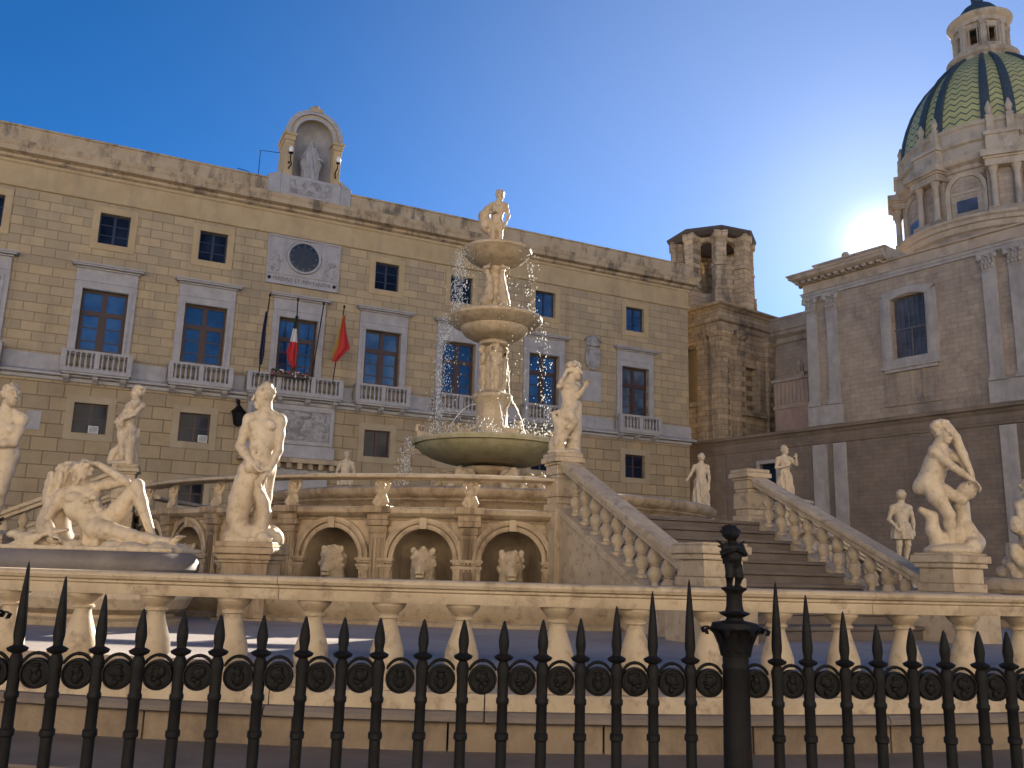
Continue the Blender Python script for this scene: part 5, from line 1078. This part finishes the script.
# ---- 7. seated figure at the right edge
S = Sculpt((-.55, -.6, -.02), (.65, .5, 1.85), .015); k = 1.1
torso(S, (.12, .05, .72), (.08, .02, 1.08), (.08, 0, 1.34), (-.5, -.85, 0), (-.12, 0, 1.25), (.28, .05, 1.25), k); head(S, (.08, -.03, 1.55), (-.85, -.5, -.1), k=1.15, hair='big', beard=True, seed=21)
arm(S, (-.12, -.02, 1.23), (-.18, -.12, .92), (-.05, -.3, .78), k); arm(S, (.28, .03, 1.23), (.38, -.05, .92), (.28, -.25, .8), k)
leg(S, (.0, -.06, .68), (-.28, -.35, .66), (-.2, -.3, .2), k, (-.26, -.42, .12)); leg(S, (.22, -.06, .68), (.2, -.42, .6), (.12, -.36, .15), k, (.1, -.5, .07))
S.chain([(-.1, -.1, .75), (-.32, -.15, .85), (-.32, -.15, .95)], [.1, .1, .1], .03); S.ell((.1, .1, .3), (.34, .3, .36), None, .05); S.drape([(-.1, -.05, .0), (-.05, 0, .6)], [.3, .26], 8, .03)
for i in range(20): S.ell((g.uniform(-.35, .45), g.uniform(-.3, .3), g.uniform(.0, .3)), g.uniform(.06, .13), None, .03)
S.chain([(-.25, -.2, .4), (-.42, -.2, .5), (-.44, -.2, .38), (-.3, -.2, .2)], [.09, .08, .07, .06], .03)
statue('statue', 'bearded seated marble figure on rocks at the right frame edge', S, (8.95, 15.35, 1.76), R(10))
# ---- 8..11 distant figures on the far stair piers
def draped(label, thd, r, lat, z, h, front, seed, armpose, rz=0, nude=False):
    S = Sculpt((-.5, -.45, -.02), (.5, .45, 1.9), .017); k = 1.0
    torso(S, (0, 0, .93), (.02, 0, 1.24), (.02, 0, 1.46), front, (-.18, 0, 1.37), (.21, 0, 1.37), k, not nude); head(S, (.03, -.02, 1.67), front, k=1.1, hair='curls', seed=seed)
    if armpose == 'out': arm(S, (-.18, 0, 1.36), (-.3, .02, 1.12), (-.4, -.1, 1.0), k); arm(S, (.21, 0, 1.36), (.27, .02, 1.06), (.24, -.05, .8), k)
    elif armpose == 'fold': arm(S, (-.18, 0, 1.36), (-.26, -.05, 1.1), (.0, -.2, 1.12), k); arm(S, (.21, 0, 1.36), (.34, -.1, 1.2), (.3, -.2, 1.4), k)
    else: arm(S, (-.18, 0, 1.36), (-.28, .02, 1.08), (-.2, -.16, .9), k); arm(S, (.21, 0, 1.36), (.29, .02, 1.08), (.26, -.05, .84), k)
    if nude: leg(S, (-.08, 0, .88), (-.09, -.03, .5), (-.1, .04, .09), k, (-.12, -.12, .03)); leg(S, (.1, 0, .88), (.11, -.05, .5), (.07, .05, .09), k, (.1, -.12, .03)); S.drape([(0, 0, .62), (0, 0, 1.0)], [.24, .18], 8, .02)
    else: S.drape([(0, 0, .0), (0, 0, .5), (0, 0, .95)], [.27, .24, .17], 9, .025)
    S.ell((0, 0, .02), (.3, .26, .06)); x, y = pole_pos(thd, r, lat); statue('statue', label, S, (x, y, z), rz, sc_=h/1.8)
draped('draped marble woman seen from behind beyond the dark basin, nearest the palace corner', 113.5, 7, 1.7, 3.36, 1.62, (.3, 1, 0), 31, 'out')
draped('small marble woman with folded arms above the upper pier of the right staircase', 113.5, 7, -1.7, 3.36, 1.45, (.4, -.9, 0), 33, 'fold')
draped('pale marble man in a short tunic seen beyond the right stair handrail', 113.5, 10.72, -1.7, 2.01, 1.95, (.5, .85, 0), 35, 'down', nude=True)
draped('tiny pale statue whose upper half shows over the handrail below the palace', 203.5, 7, 1.7, 3.36, 1.6, (.3, -1, 0), 37, 'down', nude=True)
# ---- 12. crowning figure on the upper bowl
S = Sculpt((-.45, -.35, -.02), (.35, .35, 1.5), .013); k = .78
torso(S, (.0, 0, .66), (.02, 0, .94), (.03, 0, 1.13), (-.1, -1, 0), (-.12, 0, 1.06), (.18, 0, 1.06), k); head(S, (.06, -.02, 1.30), (.3, -.95, -.2), k=1.0, hair='curls', seed=41)
arm(S, (-.12, 0, 1.05), (-.22, -.05, .85), (-.08, -.14, .84), k); arm(S, (.18, 0, 1.05), (.25, .03, .84), (.2, -.02, .66), k)
leg(S, (-.06, 0, .63), (-.07, -.06, .36), (-.09, .02, .08), k, (-.12, -.1, .03)); leg(S, (.07, 0, .63), (.09, -.03, .36), (.08, .03, .08), k, (.11, -.1, .03))
S.chain([(-.2, 0, .98), (-.27, 0, .8), (-.24, 0, .55), (-.12, .02, .4)], [.07, .12, .11, .06], .04)
for i in range(14): S.ell((-.25+g.uniform(-.08, .08), g.uniform(-.1, .06), g.uniform(.5, .98)), .05, None, .015)
S.chain([(-.02, .1, .6), (.02, .1, .3), (.0, .08, 0)], [.09, .1, .13], .04); S.ell((0, 0, .03), (.26, .22, .07)); 
for i in range(9): S.ell((.2*cos(i*.7), .17*sin(i*.7), .06), (.09, .08, .08), None, .03)
statue('statue', 'young marble god with a bundle on his arm crowning the upper fountain bowl', S, (FC[0]-.03, FC[1], 9.1), 0, 'marbleb', sc_=1.13)
# ---- 13. Madonna in the roof shrine
S = Sculpt((-.6, -.5, -.02), (.6, .5, 2.0), .018); k = 1.05
S.drape([(0, 0, 0), (0, 0, .7), (.0, 0, 1.2), (0, 0, 1.5)], [.34, .32, .28, .16], 10, .03, sq=(1.05, .75)); head(S, (0, -.03, 1.70), (.15, -1, -.1), k=1.1, hair='curls', seed=44)
S.drape([(0, .05, 1.0), (0, .05, 1.35), (0, .04, 1.6), (0, .03, 1.86)], [.36, .26, .16, .1], 8, .015, sq=(1, .75)); head(S, (0, -.06, 1.69), (.15, -1, -.1), k=1.05, hair=None, seed=44)
arm(S, (-.2, 0, 1.38), (-.32, -.05, 1.1), (-.42, -.2, .98), k); arm(S, (.2, 0, 1.38), (.32, -.05, 1.1), (.42, -.2, .98), k); S.chain([(-.3, 0, 1.2), (-.38, 0, .8), (-.3, 0, .4)], [.07, .09, .05]); S.chain([(.3, 0, 1.2), (.38, 0, .8), (.3, 0, .4)], [.07, .09, .05]); S.ell((0, 0, .03), (.36, .3, .1))
a_ = math.atan2(.43272, .90153); lx, ly = 12.3, .12
statue('statue', 'veiled Madonna statue standing in the arched shrine on the palace roof', S, (-22.559+lx*cos(a_)-ly*sin(a_), 40+lx*sin(a_)+ly*cos(a_), 22.3), a_, 'wmarble', 'statue on the palace roof', sc_=1.30)
# ---- cast-iron child on the railing post
S = Sculpt((-.045, -.045, -.005), (.05, .045, .235), .0024); k = .105
def sk(v): return tuple(q for q in v)
KS = .021
def cap_(a, b, ra, rb): S.cap(a, b, ra, rb, .006)
cap_((0, 0, .085), (0, -.002, .14), .018, .020); S.ell((0, -.008, .105), (.019, .018, .022), None, .006); S.ell((0, .006, .085), (.02, .018, .018), None, .006)
S.ell((-.006, -.004, .190), (.021, .024, .026), None, .004); S.cap((0, 0, .15), (-.003, 0, .175), .011, .011, .005); S.cap((-.012, -.026, .19), (-.014, -.029, .186), .004, .005, .004)
for i in range(40): v = nrm(g.normal(size=3)); S.ell((-.006+.021*v[0], .002+.022*v[1], .197+.02*v[2]), .0058, None, .003) if v[1] > -.45 or v[2] > .5 else None
for s in (-1, 1):
    cap_((s*.020, 0, .148), (s*.027, -.006, .118), .009, .008); cap_((s*.027, -.006, .118), (s*.012, -.024, .128), .008, .006); S.ell((s*.008, -.027, .13), (.007, .006, .007), None, .003)
    cap_((s*.010, 0, .075), (s*.013, -.006 if s > 0 else -.010, .04), .013, .010); cap_((s*.013, -.006, .04), (s*.010, .004, .008), .010, .007); cap_((s*.010, .002, .005), (s*.013, -.016, .003), .006, .005)
    for j in range(5): cap_((s*.018, .012, .145-j*.008), (s*(.036-.004*j), .018, .165-j*.02), .005, .003)
S.ell((0, 0, .002), (.022, .022, .005), None, .002)
fig = S.build('iron_child', 'iron'); fig.parent = posts_[0]; fig.location = (0, 0, 1.655); fig.scale = (1.3, 1.2, .93)
fig2 = fig.copy(); C.objects.link(fig2); fig2.parent = posts_[1]
# ---- carved parts of the fountain: animal heads, herms, stem figures
def beast(seed, kind):
    S = Sculpt((-.24, -.34, -.22), (.24, .34, .50), .013); g = np.random.default_rng(seed)
    S.ell((0, .05, .18), (.17, .2, .2), None, .04); S.ell((0, -.10, .08), (.10, .13, .10), None, .05); S.ell((0, -.2, .04), (.075, .06, .06), None, .03); S.cap((0, -.06, .22), (0, -.2, .1), .04, .035, .03)
    S.chain([(0, .0, .1), (0, .1, -.15)], [.16, .19], .05)
    for s in (-1, 1):
        S.ell((s*.07, -.11, .2), (.035, .03, .025), None, .012, sub=True); S.ell((s*.07, -.10, .2), .022, None, .006); S.cap((s*.09, -.09, .235), (s*.03, -.13, .225), .022, .02, .015); S.ell((s*.035, -.245, .06), .014, None, .01, sub=True)
        if kind == 'horn': S.chain([(s*.1, 0, .33), (s*.17, -.02, .42), (s*.17, -.05, .49)], [.035, .028, .012], .015); S.cap((s*.15, 0, .26), (s*.21, -.03, .28), .03, .015, .015)
        else: S.ell((s*.14, .0, .34), (.045, .03, .055), None, .015)
    S.cap((-.05, -.2, -.02), (.05, -.2, -.02), .02, .02, .01); S.ell((0, -.235, .0), (.05, .03, .018), None, .01, sub=True)
    for i in range(70 if kind == 'mane' else 24):
        v = nrm(g.normal(size=3))
        if v[1] < -.45: continue
        S.ell((v[0]*.17, .03+v[1]*.18, .17+v[2]*.2), g.uniform(.03, .05), None, .012)
    return S.build('animal_head', 'marbleb')
heads = [beast(1, 'horn'), beast(2, 'plain'), beast(3, 'horn'), beast(4, 'mane'), beast(5, 'mane'), beast(6, 'plain')]
for (a, b), o in zip(zip(PT, PT[1:]), heads):
    t = (a+b)/2; o.parent = fou; o.location = pol(RW-.02, t, 1.56); o.rotation_euler.z = t; o.scale = (1.0, .9, 1.0)
S = Sculpt((-.16, -.16, -.02), (.16, .16, .56), .011)
S.box((-.10, -.09, -.01), (.10, .09, .05)); S.chain([(0, 0, .04), (0, -.01, .2), (0, -.02, .3)], [.075, .06, .085], .04); S.ell((0, -.03, .29), (.09, .06, .07), None, .03); head(S, (0, -.05, .42), (0, -1, -.05), k=.62, seed=51)
for s in (-1, 1): S.chain([(s*.08, -.01, .33), (s*.115, 0, .44), (s*.06, .02, .5)], [.03, .026, .024], .015); S.chain([(s*.06, -.03, .2), (s*.1, -.05, .1), (s*.06, -.08, .04)], [.04, .035, .03], .02)
S.cap((-.1, .02, .52), (.1, .02, .52), .035, .035, .02); herm = S.build('herm', 'marbleb', fou)
for i, th in enumerate(PT[:-1]):
    o = herm if i == 0 else herm.copy()
    if i: C.objects.link(o); o.parent = fou
    o.location = pol(RW-.02, th, 2.51); o.rotation_euler.z = th; o.scale = (.9, .92, .78)
S = Sculpt((-.16, -.2, -.02), (.16, .2, 1.22), .013); k = .66     # caryatid child of the middle stem
torso(S, (0, 0, .56), (0, -.01, .80), (0, -.01, .97), (0, -1, 0), (-.11, 0, .91), (.11, 0, .91), k); head(S, (.01, -.03, 1.08), (.1, -1, -.2), k=.8, seed=61)
arm(S, (-.11, 0, .9), (-.14, -.03, 1.04), (-.06, 0, 1.17), k, hk=False); arm(S, (.11, 0, .9), (.13, -.04, .72), (.04, -.1, .64), k, hk=False)
leg(S, (-.06, 0, .54), (-.07, -.04, .3), (-.06, .0, .06), k, (-.08, -.1, .03)); leg(S, (.06, 0, .54), (.07, -.02, .3), (.06, .02, .06), k, (.08, -.1, .03)); S.drape([(0, .05, 0), (0, .05, .6)], [.10, .09], 6, .012); S.ell((0, 0, .02), (.13, .12, .04))
car = S.build('stem_child', 'marbleb', fou)
for i in range(4):
    o = car if i == 0 else car.copy(); a = i*PI/2+.2
    if i: C.objects.link(o); o.parent = fou
    o.location = pol(.24, a, 5.62); o.rotation_euler.z = a
S = Sculpt((-.2, -.26, -.02), (.2, .22, 1.2), .013)               # dolphin, head down, of the upper stem
S.chain([(0, -.08, .1), (0, -.12, .24), (.02, -.05, .45), (.03, 0, .65), (0, .0, .85), (-.04, -.05, 1.0), (0, -.1, 1.1)], [.08, .13, .12, .10, .075, .05, .03], .04); S.ell((0, -.17, .08), (.06, .08, .04), None, .03)
for s in (-1, 1): S.ell((s*.09, -.16, .2), .03, None, .01); S.chain([(s*.1, -.05, .3), (s*.16, -.02, .42)], [.04, .015]); S.ell((s*.06, -.11, 1.1), (.07, .03, .05), None, .02)
dol = S.build('dolphin', 'marbleb', fou)
for i in range(4):
    o = dol if i == 0 else dol.copy(); a = i*PI/2+.75
    if i: C.objects.link(o); o.parent = fou
    o.location = pol(.2, a, 7.52); o.rotation_euler.z = a; o.scale = (1, 1, 1.02)
S = Sculpt((-.3, -.3, -.02), (.3, .3, .6), .016)                   # crouching beasts carrying the lower bowl
S.ell((0, -.02, .2), (.2, .24, .2), None, .05); head(S, (0, -.16, .34), (0, -1, -.3), k=1.0, seed=71); S.chain([(-.16, -.1, .2), (-.2, -.2, .02)], [.09, .08]); S.chain([(.16, -.1, .2), (.2, -.2, .02)], [.09, .08]); S.ell((0, .1, .3), (.16, .14, .16))
cr = S.build('crouching_figure', 'marbleb', fou)
for i in range(6):
    o = cr if i == 0 else cr.copy(); a = R(-32+60*i)
    if i: C.objects.link(o); o.parent = fou
    o.location = pol(1.0, a, 3.3); o.rotation_euler.z = a; o.scale = (1.2, 1.15, 1.15)
S = Sculpt((-.28, -.2, -.02), (.28, .2, .42), .014)                # shell-like beasts on the lower bowl's lip
S.ell((0, 0, .1), (.2, .1, .1), None, .04); S.chain([(-.12, 0, .12), (-.2, 0, .22), (-.2, 0, .33), (-.14, 0, .36)], [.06, .045, .035, .02], .02); S.chain([(.12, 0, .1), (.2, 0, .2), (.25, 0, .24)], [.06, .04, .02], .02); S.ell((-.16, 0, .34), (.05, .04, .035), None, .01)
sw = S.build('rim_dolphin', 'marbleb', fou)
for i, (a, r) in enumerate(((-80, 1.52), (22, 1.2), (75, 1.55), (150, 1.5), (210, 1.5), (-25, 1.3))):
    o = sw if i == 0 else sw.copy()
    if i: C.objects.link(o); o.parent = fou
    o.location = pol(r, R(a), 4.5); o.rotation_euler.z = 0 if i != 1 else PI; o.scale = (.9, .9, .9) if i < 2 else (.7, .7, .6)
# ------------------------------------------------------------------ flags on the central balcony
def pl2w(s, out, z): a = math.atan2(.43272, .90153); return (-22.559+s*cos(a)+out*sin(a), 40+s*sin(a)-out*cos(a), z)
def clothmat(name, cols):                                    # bands along local x of the flag (UV u)
    m = bpy.data.materials.new(name); m.use_nodes = True; t = m.node_tree; b = t.nodes['Principled BSDF']
    uv = t.nodes.new('ShaderNodeUVMap'); sp = t.nodes.new('ShaderNodeSeparateXYZ'); t.links.new(uv.outputs[0], sp.inputs[0])
    r = t.nodes.new('ShaderNodeValToRGB'); r.color_ramp.interpolation = 'CONSTANT'; e = r.color_ramp.elements
    for i, c in enumerate(cols):
        q = e[i] if i < 2 else e.new(i/len(cols))
        q.position = i/len(cols); q.color = (*c, 1)
    t.links.new(sp.outputs[0], r.inputs[0]); t.links.new(r.outputs[0], b.inputs['Base Color']); b.inputs['Roughness'].default_value = .8; return m
def flag(label, s, lean, cols, outline, byrow=False):          # outline: (height, left, right) of the limp cloth, across local x
    z0, z1, o0, o1 = 10.95, 15.0, .70, 1.2
    f = thing('flag', label, 'flag', pl2w(s, o0, z0), math.atan2(.43272, .90153), 'flagpoles on the central palace balcony')
    m = MB(); m.tube([(0, 0, 0), (lean, -(o1-o0), z1-z0)], .03, 8); m.lathe([(.02, 0), (.06, .04), (.06, .1), (.02, .18)], 8, (lean, -(o1-o0), z1-z0)); m.build('pole', 'iron', f)
    if outline:
        me = bpy.data.meshes.new('cloth'); nu, nv = 14, 28; vs = []; uvs = []; zz = [q[0] for q in outline][::-1]
        for j in range(nv+1):
            v = j/nv; z = outline[0][0]+(outline[-1][0]-outline[0][0])*v
            l = np.interp(z, zz, [q[1] for q in outline][::-1]); r = np.interp(z, zz, [q[2] for q in outline][::-1])
            for i in range(nu+1):
                u = i/nu; q = (z-z0)/(z1-z0); vs.append((l+(r-l)*u, -(o1-o0)*q-.06*sin(u*11+v*2)-.07, z-z0)); uvs.append((v, u) if byrow else (u, v))
        fs = [(j*(nu+1)+i, j*(nu+1)+i+1, (j+1)*(nu+1)+i+1, (j+1)*(nu+1)+i) for j in range(nv) for i in range(nu)]
        me.from_pydata(vs, [], fs); ul = me.uv_layers.new(name='UVMap')
        for p in me.polygons:
            p.use_smooth = True
            for li, vi in zip(p.loop_indices, p.vertices): ul.data[li].uv = uvs[vi]
        me.materials.append(clothmat('flag_cloth', cols)); c = bpy.data.objects.new('cloth', me); C.objects.link(c); c.parent = f
        sd = c.modifiers.new('solid', 'SOLIDIFY'); sd.thickness = .012
    return f
NAVY = (.01, .012, .05)
flag('furled navy blue flag on the pole left of the central palace window', 10.36, .14, [NAVY, NAVY], [(14.2, -.0, .12), (13.2, -.07, .13), (12.0, -.10, .16), (11.5, -.05, .1)])
flag('green white and red flag hanging limp before the central palace window', 12.14, -.2, [(.01, .035, .02), (.6, .57, .55), (.42, .02, .025), (.42, .02, .025)], [(14.2, -.25, -.10), (13.4, -.33, -.09), (12.75, -.42, .0), (12.3, -.55, .0), (11.9, -.45, .02), (11.5, -.2, -.05)], True)
flag('bare slanting flagpole at the right jamb of the central palace window', 13.05, .25, None, None)
flag('yellow and red flag hanging from the pole right of the central palace window', 14.18, .22, [(.36, .22, .04), (.42, .025, .02), (.42, .025, .02), (.40, .022, .02)], [(14.6, .18, .28), (13.8, .02, .45), (12.9, -.12, .74), (12.5, -.2, .4), (12.1, -.2, .1)])
# flower box
fb = thing('flower_box', 'flower box with pink and white blossoms on the central palace balcony rail', 'flower box', pl2w(11.9, .86, 10.98), math.atan2(.43272, .90153))
m = MB(); m.box(-.9, .9, -.15, .15, 0, .12); m.build('trough', 'wood', fb)
for nm, col, n, sd in (('leaves', (.04, .06, .025), 110, 1), ('pink_blossoms', (.45, .10, .14), 60, 2), ('white_blossoms', (.6, .55, .5), 30, 3)):
    r2 = random.Random(sd); m = MB()
    for i in range(n): m.ball((r2.uniform(-1.0, 1.0), r2.uniform(-.2, .2), r2.uniform(.05, .34)), r2.uniform(.03, .065), 5, 3)
    m.build(nm, plain(nm, col, .7), fb)
# iron wall lantern beside the second window
lt = thing('wall_lantern', 'dark iron lantern on a wall bracket, just left of the serpent legged man', 'lantern', pl2w(9.55, 0, 8.6), math.atan2(.43272, .90153))
m = MB(); m.tube([(0, 0, .9), (-.1, -.35, 1.05), (0, -.7, .95), (0, -.75, .75)], .04, 6); m.tube([(0, 0, .3), (0, -.2, .5), (0, -.4, .98)], .03, 6); m.build('bracket', 'iron', lt)
m = MB(); m.lathe([(.12, -.35), (.2, -.3), (.33, .3), (.4, .34), (.2, .55), (.05, .72), (.02, .8)], 6, (0, -.75, 0)); m.build('lantern_body', 'iron', lt)
# air conditioners in the ground-floor windows
for s, lb in ((3.1, 'white air conditioner in the left ground floor palace window'), (8.05, 'white air conditioner in the ground floor palace window next to the tailed man')):
    ac = thing('air_conditioner', lb, 'air conditioner', pl2w(s, -.12, 7.38), math.atan2(.43272, .90153), 'air conditioners in the palace windows')
    m = MB(); m.box(-.22, .22, -.12, .1, 0, .36); m.build('casing', 'ac', ac, bev=.015)
    m = MB()
    for i in range(7): m.box(-.18, .18, -.135, -.12, .05+i*.04, .07+i*.04)
    m.build('grille', 'grill', ac)
# ------------------------------------------------------------------ water: drops and thin jets
wm = bpy.data.materials.new('white_water'); wm.use_nodes = True; t = wm.node_tree; b = t.nodes['Principled BSDF']; b.inputs['Base Color'].default_value = (.85, .87, .88, 1); b.inputs['Roughness'].default_value = .1; b.inputs['Subsurface Weight'].default_value = 0
tr = t.nodes.new('ShaderNodeBsdfTranslucent'); tr.inputs[0].default_value = (.9, .92, .9, 1); mx = t.nodes.new('ShaderNodeMixShader'); mx.inputs[0].default_value = .65
t.links.new(b.outputs[0], mx.inputs[1]); t.links.new(tr.outputs[0], mx.inputs[2]); t.links.new(mx.outputs[0], t.nodes['Material Output'].inputs[0])
r3 = random.Random(11); md = MB()
def drop(x, y, z, r): 
    md.add([(x, y, z+r*2.2), (x+r, y, z), (x, y+r, z), (x-r, y, z), (x, y-r, z), (x, y, z-r*2.2)], [(0, 1, 2), (0, 2, 3), (0, 3, 4), (0, 4, 1), (5, 2, 1), (5, 3, 2), (5, 4, 3), (5, 1, 4)])
def fall(a, r0, r1, z0, z1, n, spread, rr=(.003, .011)):       # drops falling from a lip between heights
    for i in range(n):
        u = r3.random(); r = r0+(r1-r0)*math.sqrt(u); aa = R(a)+r3.gauss(0, spread); z = z0+(z1-z0)*u+r3.gauss(0, .06); x, y, _ = pol(r, aa); drop(FC[0]+x+r3.gauss(0, .08), FC[1]+y+r3.gauss(0, .08), z, r3.uniform(*rr))
fall(-72, .84, .95, 9.0, 7.5, 800, .22, (.003, .011)); fall(-40, .84, .9, 9.0, 7.5, 50, .3); fall(80, .84, .9, 9.05, 7.5, 80, .1); fall(45, .84, .9, 9.0, 7.5, 40, .2)
fall(-65, 1.12, 1.35, 7.35, 4.6, 950, .2, (.003, .011)); fall(75, 1.12, 1.3, 7.35, 4.6, 190, .2); fall(25, 1.12, 1.25, 7.3, 4.6, 60, .3)
fall(-80, 1.8, 2.0, 4.5, 3.1, 500, .06, (.003, .012)); fall(80, 1.8, 1.95, 4.5, 3.1, 260, .08)
for i in range(900):                                            # splash over the bowls
    a = r3.uniform(0, 2*PI); r = r3.uniform(.3, 1.75); z = 4.55+abs(r3.gauss(0, .16)); x, y, _ = pol(r, a); drop(FC[0]+x, FC[1]+y, z, r3.uniform(.004, .013))
for i in range(260):
    a = r3.uniform(0, 2*PI); r = r3.uniform(.6, 1.1); z = 7.43+abs(r3.gauss(0, .05)); x, y, _ = pol(r, a); drop(FC[0]+x, FC[1]+y, z, r3.uniform(.004, .012))
tag(md.build('water_drops', wm), 'sparkling backlit water drops falling round the fountain bowls', 'water spray', kind='stuff')
wj = thing('water_jets', 'thin arcs of water spouting from the fountain stem into the lower bowl', 'water jet', (FC[0], FC[1], 0))
def jet(a, r0, z0, r1, z1, h, rad=.014):
    m = MB(); pts = []; rd = []
    for i in range(22):
        u = i/21; r = r0+(r1-r0)*u; z = z0+(z1-z0)*u+4*h*u*(1-u); x, y, _ = pol(r, R(a)); pts.append((x+r3.gauss(0, .008), y, z)); rd.append(rad*(1-.4*u)*r3.uniform(.6, 1.3))
    m.tube(pts, rd, 6); m.build('jet', wm, wj, 60)
jet(75, .38, 5.55, .85, 4.55, .18, .02); jet(85, .36, 6.3, .42, 5.4, .03, .014); jet(-70, .38, 5.35, 1.1, 4.56, .2); jet(20, .42, 5.4, .9, 4.55, .16)
x, y = pole_pos(23.5, 10.72, 1.7)
# ------------------------------------------------------------------ unseen building behind the viewer, added to bounce warm light onto shaded fronts
MT['plaster'] = stone('warm_cream_plaster', (.66, .60, .52), (.75, .69, .61), .6, .9, .15, 20, (.5, .4, .3), .4, (.4, .4, .2), .5, .75)
def bounce_building(label, x0, x1, y, d, h, rz, n, fl):
    t = thing('bounce_building', label, 'building', (0, y, 0), rz)
    hs = [(x0+(x1-x0)*(i+.5)/n-.6, x0+(x1-x0)*(i+.5)/n+.6, 1.2+f*4.6+(.0 if f else -.9), 3.9+f*4.6) for i in range(n) for f in range(fl)]
    m = MB(); wall(m, x0, x1, 0, h, 0, hs, .3); m.build('wall', 'plaster', t)
    m = MB(); m.box(x0, x1, .32, d, 0, h-.1); m.build('core', 'dark', t)
    m = MB(); m.box(x0-.3, x1+.3, -.6, d, h, h+.4); m.build('roof', 'parapet', t)
    for a, b, c, e in hs:
        m = MB(); ring_frame(m, a, b, c, e, .2, -.06, -.001); wn = m.build('window', 'wmarble', t); m = MB(); m.box(a, b, .25, .28, c, e); m.build('pane', 'panedark', wn)
    return t
bounce_building('unseen cream plaster building added behind the viewer to bounce warm sunlight', -95, 95, -34, 10, 27, PI, 26, 5)
